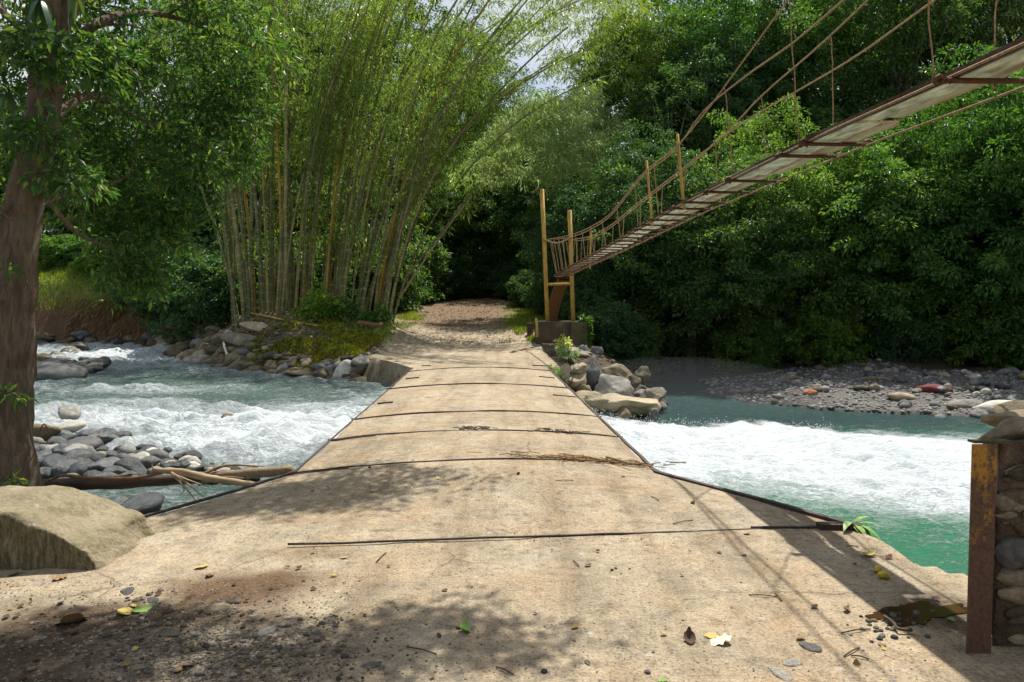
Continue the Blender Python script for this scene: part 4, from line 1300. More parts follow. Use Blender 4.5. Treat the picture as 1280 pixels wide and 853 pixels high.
def build_bamboo():
    r_ = np.random.default_rng(55)
    root = thing("bamboo_clump", "tall fountain-shaped clump of crowded yellow-green bamboo stems beside the path", "bamboo", (-8.7, 32.5, 0.6))
    off = np.array(root.location)
    nodes, wts = [], []
    n = 98
    for k in range(n):
        u = min(0.999, max(0, (k + 0.5) / n + 0.03 * r_.normal()))
        y0 = 31.2 + 4.0 * r_.random()
        px = 285 + 205 * u
        x0 = (px - CX) / FPX * y0
        H = r_.uniform(14, 21)
        # fan out: right-hand stems arch towards the path, left-hand ones stay upright
        lean = np.interp(u, [0, 0.3, 0.6, 1.0], [-0.10, 0.06, 0.25, 0.46]) + r_.normal() * 0.09
        ly = r_.normal() * 0.12 - 0.05
        if u > 0.72 and r_.random() < 0.5:
            lean += 0.08
        t = np.linspace(0, 1, 20)
        droop = r_.uniform(0.05, 0.22) * H
        kink = 0.10 * np.sin(t * 6 + r_.random() * 6) * t
        P = np.stack([x0 + H * lean * (0.35 * t + 0.65 * t ** 2) + kink, y0 + H * ly * t ** 1.5, hz(x0, y0) - 0.2 + H * t - droop * t ** 3 - 0.5 * abs(lean) * H * 0.4 * t ** 2], 1)
        rd = r_.uniform(0.05, 0.085)
        yellow = r_.random() < 0.09
        me = culm_mesh(P - off, rd, rd * 0.42)
        o = link("culm", me, M["culm_yellow"] if yellow else M["culm"], root)
        if yellow:
            o["label"] = "bright yellow bamboo stem"
        q = np.concatenate([1 - 0.55 * r_.random(34) ** 1.1, r_.uniform(0.15, 0.5, 2 + 7 * (r_.random() < 0.3))])
        I = np.clip((q * 19).astype(int), 0, 18)
        f = (q * 19 - I)[:, None]
        S = P[I] * (1 - f) + P[I + 1] * f
        side = unit(len(S), r_) * (0.25 + 1.0 * q[:, None] * r_.random((len(S), 1)))
        side[:, 2] = side[:, 2] * 0.3 - 0.1
        nodes.append(S + side)
    # two bent stems crossing low towards the path, and a fallen yellow one
    for a, m_, c, rd in (((505, 350), (560, 280), (600, 228), 0.05), ((500, 372), (548, 300), (590, 245), 0.055)):
        P = smooth_line([Q(*a, 31.5), Q(*m_, 31), Q(*c, 30.5)], 14)
        link("culm", culm_mesh(P - off, rd, rd * 0.5), M["culm"], root)["label"] = "stem bent low across the dark forest"
        nodes.append(P[9:] + unit(5, r_) * 0.3)
    nodes = np.concatenate(nodes)
    V, F = bamboo_leaves(nodes, 19, 0.27, 0.078, r_, 0.38)
    link("foliage", mesh_np("foliage", V - off, F), M["leaf_bamboo"], root)
    P = smooth_line([hit(292, 394) + [0, 0, .05], hit(330, 398) + [0, 0, 0.1], hit(372, 406) + [0, 0, .07], hit(400, 410) + [0, 0, .06]], 14)
    tag(link("fallen_culm", culm_mesh(P, 0.045, 0.035), M["culm_yellow"]), "fallen yellow bamboo stem lying on the bank below the clump", "bamboo stem")

    # pale arching plume beyond the path
    root = thing("bamboo_clump", "feathery pale green bamboo arching over the tower, backed by dark forest", "bamboo", (4.2, 44, 1.2))
    off = np.array(root.location)
    nd = []
    tips = [[(735, 385, 44), (730, 200, 43), (690, 130, 40), (640, 150, 37), (600, 215, 36)],
            [(738, 385, 44), (738, 190, 43), (715, 125, 39), (680, 125, 37), (640, 175, 36)],
            [(742, 385, 44), (748, 180, 43), (735, 120, 41), (712, 140, 38), (690, 230, 36.5)],
            [(745, 385, 45), (752, 200, 44), (760, 150, 42), (757, 170, 40), (750, 240, 39)]]
    for pl in tips:
        P = smooth_line([Q(*p) for p in pl], 22)
        P[0, 2] = hz(P[0, 0], P[0, 1]) - 0.1
        link("culm", culm_mesh(P - off, 0.06, 0.012), M["culm"], root)
        for rep in range(6):
            S = P[9:] + unit(13, r_) * np.array([0.95, 0.9, 0.5])
            nd.append(S)
            if rep % 2: nd.append(S[3:] + unit(10, r_) * 0.6 - np.array([0, 0, 0.9]) * r_.random((10, 1)))
    # a fuller dome round the plume
    c0 = Q(680, 195, 38)
    v = crown_clumps((3.2, 2.4, 2.4), 260, r_, 0.5, 0.35, -0.6)
    nd.append(c0 + v)
    nd = np.concatenate(nd)
    V, F = bamboo_leaves(nd, 26, 0.32, 0.085, r_, 0.30)
    link("foliage", mesh_np("foliage", V - off, F), M["leaf_plume"], root)

    # high arching tops against the sky
    root = thing("bamboo_clump", "light bamboo tops arching high across the sky gap above the footbridge", "bamboo", (6.5, 50, 2))
    off = np.array(root.location)
    nd = []
    tips = [[(770, 385, 50), (800, 100, 47), (780, 10, 43), (740, 20, 40), (695, 75, 39)],
            [(775, 385, 50), (815, 110, 47), (805, 20, 44), (775, 30, 41), (735, 95, 40)],
            [(780, 385, 51), (830, 110, 48), (840, 40, 46), (815, 50, 44), (770, 110, 42)],
            [(775, 385, 50), (800, 80, 48), (765, -12, 45), (722, 0, 42), (700, 35, 41)],
            [(765, 385, 51), (780, 60, 48), (740, -30, 44), (690, -25, 41), (650, 30, 40)]]
    for pl in tips:
        P = smooth_line([Q(*p) for p in pl], 22)
        P[0, 2] = hz(P[0, 0], P[0, 1]) - 0.1
        link("culm", culm_mesh(P - off, 0.06, 0.012), M["culm"], root)
        for rep in range(7):
            S = P[9:] + unit(13, r_) * np.array([1.0, 0.9, 0.5])
            nd.append(S)
            nd.append(S[2:] + unit(11, r_) * 0.5 - np.array([0, 0, 0.8]) * r_.random((11, 1)))
    nd = np.concatenate(nd)
    V, F = bamboo_leaves(nd, 20, 0.28, 0.085, r_, 0.33)
    link("foliage", mesh_np("foliage", V - off, F), M["leaf_bamboo"], root)


build_bamboo()


# ------------------------------------------------------------------ near tree
def build_near_tree():
    r_ = np.random.default_rng(77)
    root = thing("broadleaf_tree", "near dark-trunked tree draped with vines, its leafy boughs hanging over the river", "tree", tuple(Q(8, 612, 6.3)))
    off = np.array(root.location)
    zb = hz(off[0], off[1])
    tr = [Q(6, 640, 6.3), Q(12, 560, 6.3), Q(18, 420, 6.35), Q(27, 280, 6.4), Q(48, 170, 6.5), Q(60, 90, 6.55), Q(66, 0, 6.6), Q(75, -160, 6.7), Q(70, -330, 6.8)]
    P = smooth_line(tr, 120)
    rad = np.interp(np.linspace(0, 1, 120), [0, 0.08, 0.3, 0.6, 1], [0.25, 0.195, 0.165, 0.15, 0.11])
    b = MB().tube(P, rad, 40, wob=0.16, seed=4)
    tv = b.V[0][:120 * 40].reshape(120, 40, 3)
    ctr = P[:, None, :]
    th = np.arange(40) / 40 * 2 * math.pi
    sg = np.linspace(0, 9.5, 120)
    g_ = np.stack(np.broadcast_arrays(np.cos(th)[None] * 3.4, np.sin(th)[None] * 3.4, sg[:, None] * 1.1), -1).reshape(-1, 3)
    ridg = (np.abs(fbm(g_, 4, 44)) * 0.34 + 0.10 * fbm(g_ * 3.1, 3, 45)).reshape(120, 40, 1)
    flare = (0.55 * np.exp(-sg / 0.35)[:, None] * (0.4 + np.abs(np.sin(th * 2.5 + 0.6)))[None])[:, :, None]
    tv2 = ctr + (tv - ctr) * (0.80 + ridg * 1.15 + flare)
    b.V[0][:120 * 40] = tv2.reshape(-1, 3)
    link("trunk", b.mesh("trunk", True, off), M["bark_near"], root)
    tips = []
    limbs = [
        ([Q(30, 262, 6.4), Q(75, 245, 6.9), Q(120, 238, 7.6), Q(190, 205, 8.4)], 0.035, True),
        ([Q(30, 255, 6.4), Q(0, 262, 6.2), Q(-40, 270, 6.0)], 0.035, False),
        ([Q(50, 160, 6.5), Q(110, 120, 7.2), Q(180, 150, 8.2), Q(260, 190, 9.0)], 0.05, True),
        ([Q(58, 100, 6.5), Q(120, 30, 7.3), Q(210, 20, 8.5), Q(320, 60, 9.5)], 0.06, True),
        ([Q(40, 220, 6.45), Q(95, 290, 7.3), Q(150, 320, 8.0), Q(180, 350, 8.3)], 0.03, True),
        ([Q(60, 60, 6.6), Q(150, -60, 7.4), Q(240, -40, 8.6), Q(310, 10, 9.8)], 0.07, True),
        ([P[84], P[84] + [1.2, 1.0, 1.0], np.array([-2.2, 9.0, 6.6]), np.array([-0.2, 9.8, 6.7])], 0.08, False),
        ([P[90], P[90] + [1.0, 0.2, 0.8], np.array([-2.0, 6.6, 6.0]), np.array([0.8, 6.6, 6.2])], 0.08, False),
        ([P[78], P[78] + [0.8, 0.0, 0.5], np.array([-1.6, 6.2, 5.5]), np.array([-0.8, 6.3, 5.6])], 0.06, False),
        ([P[78], P[78] + [-0.6, 0.4, 0.5], Q(-60, -20, 7.5)], 0.05, True),
        ([Q(62, 60, 6.6), Q(20, 30, 6.8), Q(-30, -20, 7.2)], 0.05, True),
    ]
    for pl, rd, vis in limbs:
        L = smooth_line(pl, 16)
        b = MB().tube(L, np.linspace(rd, rd * 0.25, 16), 8, wob=0.1)
        for k in range(4, 16, 2):
            e = L[k] + unit(1, r_)[0] * [0.7, 0.6, 0.5] * (1 if rd > 0.04 else 0.6)
            b.tube(smooth_line([L[k], (L[k] + e) / 2 + [0, 0, 0.08], e], 5), np.linspace(rd * 0.3, 0.004, 5), 5)
        link("limb", b.mesh("limb", True, off), M["bark_near"], root)
    # hanging vines and thin twigs
    for k, pl in enumerate([[Q(22, 300, 6.1), Q(36, 380, 6.05), Q(30, 470, 6.05), Q(38, 560, 6.05), Q(33, 612, 6.05)],
                            [Q(14, 250, 6.1), Q(10, 350, 6.1), Q(20, 440, 6.05), Q(12, 520, 6.05), Q(18, 610, 6.0)],
                            [Q(45, 60, 6.3), Q(40, 105, 6.3), Q(110, 118, 6.6), Q(140, 130, 7)],
                            [Q(120, 40, 7), Q(150, 75, 7.2), Q(165, 92, 7.2), Q(190, 120, 7.4), Q(200, 135, 7.4)],
                            [Q(95, 88, 7), Q(130, 118, 7), Q(148, 132, 7)], [Q(92, 88, 7), Q(118, 30, 7), Q(125, 0, 7)],
                            [Q(40, 60, 6.3), Q(50, 78, 6.3), Q(72, 88, 6.3)], [Q(5, 70, 6.2), Q(12, 30, 6.2), Q(25, -20, 6.2)]]):
        L = smooth_line(pl, 30) + 0.016 * r_.normal(size=(30, 3)); L = smooth_line(L, 60)
        b = MB().tube(L, 0.0045, 5)
        link("vine", b.mesh("vine", True, off), M["vine"], root)
    # leaf masses
    EL = [((95, 30), 7.6, (1.0, 0.9, 0.8), 46), ((200, 20), 8.6, (1.3, 1.2, 0.9), 74), ((290, 40), 9.4, (0.75, 1.0, 0.9), 40), ((160, 120), 8.2, (1.0, 1.1, 0.75), 62),
          ((260, 130), 9.0, (0.75, 0.9, 0.75), 46), ((305, 110), 9.4, (0.35, 0.6, 0.45), 16), ((120, 215), 8.2, (0.75, 0.9, 0.6), 44), ((215, 215), 8.6, (0.75, 0.8, 0.6), 44), ((280, 190), 9.2, (0.5, 0.6, 0.4), 20),
          ((150, 290), 8.4, (0.65, 0.7, 0.5), 38), ((215, 275), 8.7, (0.45, 0.6, 0.3), 18), ((165, 335), 8.4, (0.42, 0.5, 0.3), 18), ((190, 350), 8.5, (0.25, 0.4, 0.28), 10), 
          ((15, 120), 7.8, (0.6, 0.6, 0.9), 30), ((0, 20), 7.4, (0.7, 0.6, 0.7), 28), ((10, 230), 7.9, (0.4, 0.5, 0.5), 14), ((60, 180), 7.6, (0.4, 0.5, 0.5), 12), ((90, 120), 7.4, (0.5, 0.4, 0.4), 14),
          ((55, 55), 6.1, (0.3, 0.15, 0.3), 16), ((40, 165), 6.1, (0.25, 0.12, 0.2), 9), ((75, 215), 6.3, (0.3, 0.2, 0.15), 9), ((120, 70), 6.7, (0.3, 0.2, 0.25), 14)]
    C, rad_ = [], []
    for (px, py), Y, r3, n in EL:
        c = Q(px, py, Y)
        v = unit(n, r_) * (r_.random((n, 1)) ** 0.45) * np.array(r3)
        C.append(c + v)
    # boughs above the picture that shade the track
    for c, r3, n in (((-0.15, 9.8, 6.7), (1.35, 0.75, 0.3), 46), ((-1.2, 9.3, 6.6), (0.9, 0.6, 0.3), 26), ((0.85, 6.65, 6.1), (0.75, 0.4, 0.3), 26), ((0.3, 6.2, 6.0), (0.5, 0.35, 0.25), 14), ((-0.9, 6.25, 5.6), (1.0, 0.42, 0.3), 36),
                     ((-1.9, 5.8, 5.7), (1.1, 0.45, 0.3), 34), ((-3.4, 6.0, 5.6), (1.0, 0.6, 0.5), 30), ((-2.6, 5.2, 5.4), (1.0, 0.4, 0.3), 34), ((-1.7, 5.0, 5.5), (0.9, 0.3, 0.3), 30), ((-2.2, 6.15, 5.7), (0.7, 0.3, 0.3), 22), ((-0.6, 9.4, 6.7), (1.0, 0.5, 0.3), 30), ((-0.9, 5.3, 5.6), (0.7, 0.25, 0.25), 14)):
        n = int(n * 1.7)
        v = unit(n, r_) * (r_.random((n, 1)) ** 0.5) * np.array(r3)
        C.append(np.array(c) + v)
    C = np.concatenate(C)
    V, F = clump_leaves(C, 0.21 * r_.uniform(0.7, 1.3, len(C)), 38, 0.095, 0.19, r_, 0.25, 0.6, 0.55)
    link("crown", mesh_np("crown", V - off, F), M["leaf_near"], root)
    # sprigs on the trunk
    C = np.array([Q(4, 490, 6.0), Q(22, 492, 6.0), Q(8, 330, 6.0), Q(18, 600, 6.0)])
    for c, rr in zip(C, (0.09, 0.08, 0.1, 0.06)):
        V, F = clump_leaves(c[None], np.array([rr]), 22, 0.09, 0.2, r_, 0.3)
        link("sprig", mesh_np("sprig", V - off, F), M["leaf_near"], root)

    # strap-leaved plants perched on the trunk
    def straps(name, lab, base, n, Lr, spread, sag, mat, group):
        o = thing(name, lab, "plant", tuple(base), group)
        b = MB()
        for k in range(n):
            a = r_.uniform(0, 6.28)
            L = r_.uniform(*Lr)
            d = np.array([math.cos(a) * spread, math.sin(a) * spread, r_.uniform(-0.3, 0.8)])
            t = np.linspace(0, 1, 7)[:, None]
            Pp = d * L * t * 0.8 + np.array([0, 0, -sag * L]) * t ** 2
            w = 0.024 * np.sin(np.pi * np.clip(t[:, 0] * 0.92 + 0.08, 0, 1)) + 0.002
            s = np.array([-math.sin(a), math.cos(a), 0])
            Vv = np.concatenate([Pp + s * w[:, None], Pp - s * w[:, None] + [0, 0, 0.004]])
            i = np.arange(6)
            b.add(Vv, np.stack([i, i + 1, i + 8, i + 7], 1))
        link("leaves", b.mesh("leaves", True), mat, o)
    straps("epiphyte", "strap-leaved plant hanging from the bough at the very top of the near trunk", Q(50, 0, 6.25), 12, (0.25, 0.42), 0.5, 1.0, M["strap"], None)
    straps("epiphyte", "yellowing strap-leaved plant hanging beside the topmost bough", Q(92, -8, 6.6), 9, (0.22, 0.36), 0.4, 1.0, M["strap"], None)
    straps("epiphyte", "dusty green strap-leaved plant low on the outer side of the trunk", Q(8, 118, 6.2), 10, (0.25, 0.4), 0.6, 0.9, M["strap"], None)
    straps("epiphyte", "upright strap-leaved plant perched where the trunk bends", Q(66, 145, 6.4), 7, (0.15, 0.26), 0.4, 0.1, M["strap"], None)
    # plant at the corner of the causeway
    p = G(1062, 668, -0.02) + [0.04, 0.05, 0.06]
    straps("weed", "drooping green weed growing from the near corner of the causeway", p, 17, (0.26, 0.46), 0.75, 0.40, M["green_leaf"], None)


build_near_tree()


# ------------------------------------------------------------------ footbridge
def build_footbridge():
    XB = lambda Y: 1.8 + (28 - Y) * 0.0417
    root = thing("suspension_footbridge", "narrow plank suspension footbridge on rusty cables between yellow posts", "footbridge", (1.8, 28, 1.08))
    off = np.array(root.location)

    def onb(px, py, o):
        Y = (XB(0) + o) / ((px - CX) / FPX + 0.0417)
        return Q(px, py, Y)
    dz_pts = np.array([(1.2, 2.87), (2.0, 2.89), (4.02, 2.93), (6.09, 2.99), (8.07, 3.0), (10.6, 3.01), (13.8, 2.96), (17.2, 2.91), (23.1, 2.86), (28, 2.78)])
    DZ = lambda Y: np.interp(Y, dz_pts[:, 0], dz_pts[:, 1])
    W = 0.40
    r_ = np.random.default_rng(9)
    # planks laid lengthwise, a grey wide one and a brown narrow one per bay
    ye = [1.25]
    while ye[-1] < 27.6:
        ye.append(ye[-1] + r_.uniform(1.7, 2.5))
    ye[-1] = 27.9
    for k in range(len(ye) - 1):
        for (a, c, mat, nm) in ((-0.18, 0.045, M["plank"], "plank"), (0.047, 0.175, M["plank_brown"] if k < 5 else M["plank"], "plank")):
            y = np.linspace(ye[k] + 0.02, ye[k + 1] + (0.1 if a < 0 else -0.02), 12)
            jx = r_.normal() * 0.012
            V = []
            tz = r_.normal() * 0.008 + (0.034 * (k % 2))
            for yy in y:
                x = XB(yy); z = DZ(yy) + tz + r_.normal() * 0.002
                e0, e1 = r_.normal(size=2) * 0.006
                V += [(x + a + jx + e0, yy, z), (x + c + jx + e1, yy, z), (x + c + jx + e1, yy, z + 0.03), (x + a + jx + e0, yy, z + 0.03)]
            i = np.arange(len(y) - 1)[:, None] * 4
            j = np.arange(4)[None]
            F = np.stack([i + j, i + 4 + j, i + 4 + (j + 1) % 4, i + (j + 1) % 4], 2).reshape(-1, 4)
            b = MB().add(np.array(V), [F, np.array([[0, 1, 2, 3]]), np.array([[3, 2, 1, 0]]) + len(V) - 4])
            link(nm, b.mesh(nm, off=off), mat, root)
    ys_ = np.linspace(1.25, 27.8, 60)
    V = np.concatenate([[(XB(q) - 0.205 + 0.006 * r_.normal(), q, DZ(q) + c) for q in ys_] for c in (0.0, 0.055)] + [[(XB(q) - 0.183, q, DZ(q) + c) for q in ys_] for c in (0.055, 0.0)])
    i = np.arange(59)
    F = np.concatenate([np.stack([i + 60 * a, i + 1 + 60 * a, i + 1 + 60 * ((a + 1) % 4), i + 60 * ((a + 1) % 4)], 1) for a in range(4)])
    link("edge_board", MB().add(V, F).mesh("edge_board", off=off), M["wood_dark"], root)["label"] = "dark mossy edge board"
    # cross bars under the deck
    yb = np.concatenate([[4.35, 6.25, 6.75, 8.1, 8.9], np.arange(9.8, 27.6, 0.62)])
    for yy in yb:
        x = XB(yy); z = DZ(yy) - 0.02
        b = MB().tube([(x - 0.29, yy + 0.02, z + 0.01), (x, yy, z), (x + 0.31, yy - 0.02, z - 0.005)], 0.017, 6)
        o = link("cross_bar", b.mesh("cross_bar", True, off), M["rust"], root)
        for s in (-0.27, 0.29):
            b = MB()
            for q in range(3):
                c = np.array([x + s + r_.normal() * 0.012, yy + r_.normal() * 0.015, z + 0.01 + r_.normal() * 0.012])
                b.tube(c + np.array([[-0.03, 0, -0.015], [0, 0.01, 0.012], [0.03, 0, -0.01]]) * r_.uniform(0.8, 1.2), 0.014, 5)
            kn = link("wire_knot", b.mesh("wire_knot", True, off), M["rust"], o)
    # cables below the deck
    yy = np.linspace(1.25, 27.9, 42)
    for s, dz_, rd in ((-0.215, 0.012, 0.009), (0.25, -0.035, 0.008)):
        b = MB().tube(np.stack([XB(yy) + s, yy, DZ(yy) + dz_], 1), rd, 6)
        link("deck_cable", b.mesh("deck_cable", True, off), M["rope"], root)
    # hand cables: two on each side
    cab = {
        "A": (-0.33, [(1240, -260), (1105, -135), (1045, -80), (985, 0), (930, 75), (880, 143), (848, 181), (808, 213), (762, 268), (738, 284), (716, 293)], 0.0075),
        "B": (-0.31, [(1330, -205), (1180, -95), (1110, -42), (1055, 0), (1000, 47), (930, 97), (872, 148), (848, 183), (808, 216), (762, 271), (738, 287), (716, 296)], 0.0075),
        "C": (0.31, [(1330, -190), (1190, -95), (1130, -45), (1085, 0), (1030, 52), (950, 122), (906, 168), (862, 204), (800, 252), (760, 284), (740, 295), (720, 299)], 0.008),
        "D": (0.33, [(1400, -150), (1260, -62), (1190, -15), (1145, 17), (1080, 64), (1000, 112), (946, 143), (906, 170), (862, 207), (800, 255), (760, 287), (740, 298), (720, 301)], 0.0075),
    }
    CP = {}
    for k, (o_, pts, rd) in cab.items():
        P = np.array([onb(px, py, o_) for px, py in pts])
        end = np.array([1.28 if o_ < 0 else 2.31, 28.0, 4.17])
        P = np.concatenate([P[P[:, 1] < 26.5], [end]])
        P = smooth_line(P, 60)
        CP[k] = P
        rads = np.interp(P[:, 1], [3, 12, 28], [rd, rd * 1.2, rd * 1.7])
        b = MB().tube(P, rads, 6)
        link("hand_cable", b.mesh("hand_cable", True, off), M["rope"], root)

    def cab_at(k, Y):
        P = CP[k]
        o = np.argsort(P[:, 1])
        return np.array([np.interp(Y, P[o, 1], P[o, 0]), Y, np.interp(Y, P[o, 1], P[o, 2])])
    # hangers from the hand cables to the deck
    hy_l = [4.4, 6.3, 8.0, 9.9, 11.3, 12.7, 14.4, 16.2, 17.8, 19.4, 20.8, 22.2, 23.5, 24.6, 25.7, 26.8]
    hy_r = [4.7, 6.9, 8.6, 10.3, 11.9, 13.4, 15.2, 17.0, 18.4, 19.9, 21.3, 22.7, 24.0, 25.2, 26.4]
    for ks, ys, s in (("AB", hy_l, -0.25), ("CD", hy_r, 0.27)):
        for q, yy in enumerate(ys):
            a = cab_at(ks[0], yy); m = cab_at(ks[1], yy)
            e = np.array([XB(yy) + s, yy + r_.normal() * 0.12, DZ(yy) + 0.02])
            top, midp = (a, m) if a[2] > m[2] else (m, a)
            P = np.concatenate([np.linspace(top, midp, 5)[:-1], np.linspace(midp, e, 8)]) + r_.normal(size=(12, 3)) * 0.003
            rd = np.interp(yy, [4, 12, 28], [0.005, 0.008, 0.012])
            b = MB().tube(P, rd, 5)
            link("hanger", b.mesh("hanger", True, off), M["rope"], root)
    for yy, k, ek in ((11.75, "A", -0.25), (9.9, "A", -0.25), (22.0, "C", 0.27)):
        a = cab_at(k, yy)
        e = np.array([XB(yy) + ek, yy, DZ(yy) + 0.0])
        b = MB().tube([e - [0, 0, 0.1], (a + e) / 2, a + [0, 0, 0.15]], np.interp(yy, [8, 24], [0.016, 0.03]), 6)
        link("yellow_stay", b.mesh("yellow_stay", True, off), M["post"], root)
    # loose wire ends
    for a, c, Y in (((960, 143), (973, 159), 8.1), ((855, 128), (872, 142), 10)):
        b = MB().tube([Q(*a, Y), Q(*c, Y)], 0.008, 5)
        link("wire_end", b.mesh("wire_end", True, off), M["vine"], root)
    # tower
    for (px0, y0, px1, y1) in ((677.5, 237, 684.5, 404), (712, 263, 716.5, 402)):
        P = [Q(px0, y0, 28), Q((px0 + px1) / 2, (y0 + y1) / 2, 28), Q(px1, y1, 28)]
        b = MB().tube(P, 0.082, 10)
        link("tower_post", b.mesh("tower_post", True, off), M["post"], root)
    b = MB().tube([Q(680, 356, 28), Q(716, 355, 28)], 0.05, 8)
    link("tower_brace", b.mesh("tower_brace", True, off), M["post"], root)
    # sagging cable between the posts
    b = MB().tube(smooth_line([Q(678, 299, 27.9), Q(696, 304, 27.9), Q(715, 297, 27.9)], 10), 0.035, 6)
    link("tower_cable", b.mesh("tower_cable", True, off), M["rope"], root)
    for px in (690, 697, 703, 708):
        b = MB().tube(smooth_line([Q(px, 303, 28), Q(px + 3, 322, 28), Q(px + 7, 345, 28)], 6), 0.014, 5)
        link("hanger", b.mesh("hanger", True, off), M["rope"], root)
    # ramp down behind the block
    top = Q(706, 349, 28.3); bot = Q(686, 398, 31.0)
    bot[2] = hz(bot[0], bot[1]) - 0.1
    t = np.linspace(0, 1, 9)
    P = top[None] * (1 - t[:, None]) + bot[None] * t[:, None]
    P[:, 2] += 0.35 * np.sin(np.pi * t)
    V = np.concatenate([P + [-0.24, 0, 0.05], P + [0.24, 0, 0.05], P + [0.24, 0, -0.05], P + [-0.24, 0, -0.05]])
    i = np.arange(8)
    F = np.concatenate([np.stack([i + 9 * a, i + 1 + 9 * a, i + 1 + 9 * ((a + 1) % 4), i + 9 * ((a + 1) % 4)], 1) for a in range(4)])
    link("ramp", MB().add(V, F).mesh("ramp", off=off), M["wood_red"], root)
    # near tower, out of the picture beside the photographer
    for x in (2.42, 3.25):
        b = MB().tube([(x, 1.2, -0.1), (x, 1.2, 2.5), (x, 1.2, 5.4)], 0.07, 10)
        link("tower_post", b.mesh("tower_post", True, off), M["post"], root)

    # anchor block carrying the tower
    o = thing("anchor_block", "mossy dark concrete block carrying the yellow bridge posts", "concrete block", (1.9, 28, 0.2))
    of = np.array(o.location)
    b = MB()
    x0, x1 = Q(670, 402, 27.6)[0], Q(727, 402, 27.6)[0]
    zt = Q(700, 402, 27.6)[2]
    b.box((x0, 27.5, -0.1), (x1, 28.9, zt))
    me = b.mesh("body", off=of)
    link("body", me, M["old_concrete"], o)
    b = MB().box((x1 - 0.42, 27.2, -1.4), (x1 + 0.18, 27.497, zt - 0.02))
    link("buttress", b.mesh("buttress", off=of), M["old_concrete"], o)
    # small step wall and low kerb in front
    o = thing("step_wall", "low stepped concrete kerb leading from the mossy block to the causeway corner", "kerb", (1.3, 24, 0))
    of = np.array(o.location)
    A_, B_ = G(671, 428, 0.2), G(688, 446, 0.05)
    dvec = (B_ - A_)[:2]; L_ = np.linalg.norm(dvec); dv = dvec / L_; nv = np.array([dv[1], -dv[0]])
    def slab(s0, s1, w0, w1, z0, z1a, z1b):
        pts = []
        for z in (0, 1):
            for s, w in ((s0, w0), (s1, w0), (s1, w1), (s0, w1)):
                p = A_[:2] + dv * s * L_ - nv * w
                pts.append((p[0], p[1], z0 if z == 0 else (z1a if s == s0 else z1b)))
        return np.array(pts), np.array([[0, 1, 5, 4], [1, 2, 6, 5], [2, 3, 7, 6], [3, 0, 4, 7], [4, 5, 6, 7]])
    b = MB().add(*slab(0, 1, 0, 0.42, -0.6, 0.36, 0.20))
    link("kerb", b.mesh("kerb", off=of), M["old_concrete"], o)
    b = MB().add(*slab(1.003, 1.12, 0, 0.42, -0.6, 0.06, 0.06)).add(*slab(0.05, 1.0, 0.43, 1.1, -0.9, 0.26, 0.16))
    link("step", b.mesh("step", off=of), M["deck"], o)
    # short yellow marker stakes
    b = MB().tube([Q(672, 422, 27.2), Q(670.5, 398, 27.2)], 0.05, 8)
    tag(link("marker_post", b.mesh("marker_post", True), M["post"]), "short yellow stake at the path side of the mossy block", "post")
    b = MB().box(Q(659, 420, 29.5), Q(666, 404, 29.9) + [0, 0, 0])
    tag(link("marker_post", b.mesh("marker_post"), M["wood_dark"]), "short dark stake beside the yellow stake at the path's edge", "post")


build_footbridge()


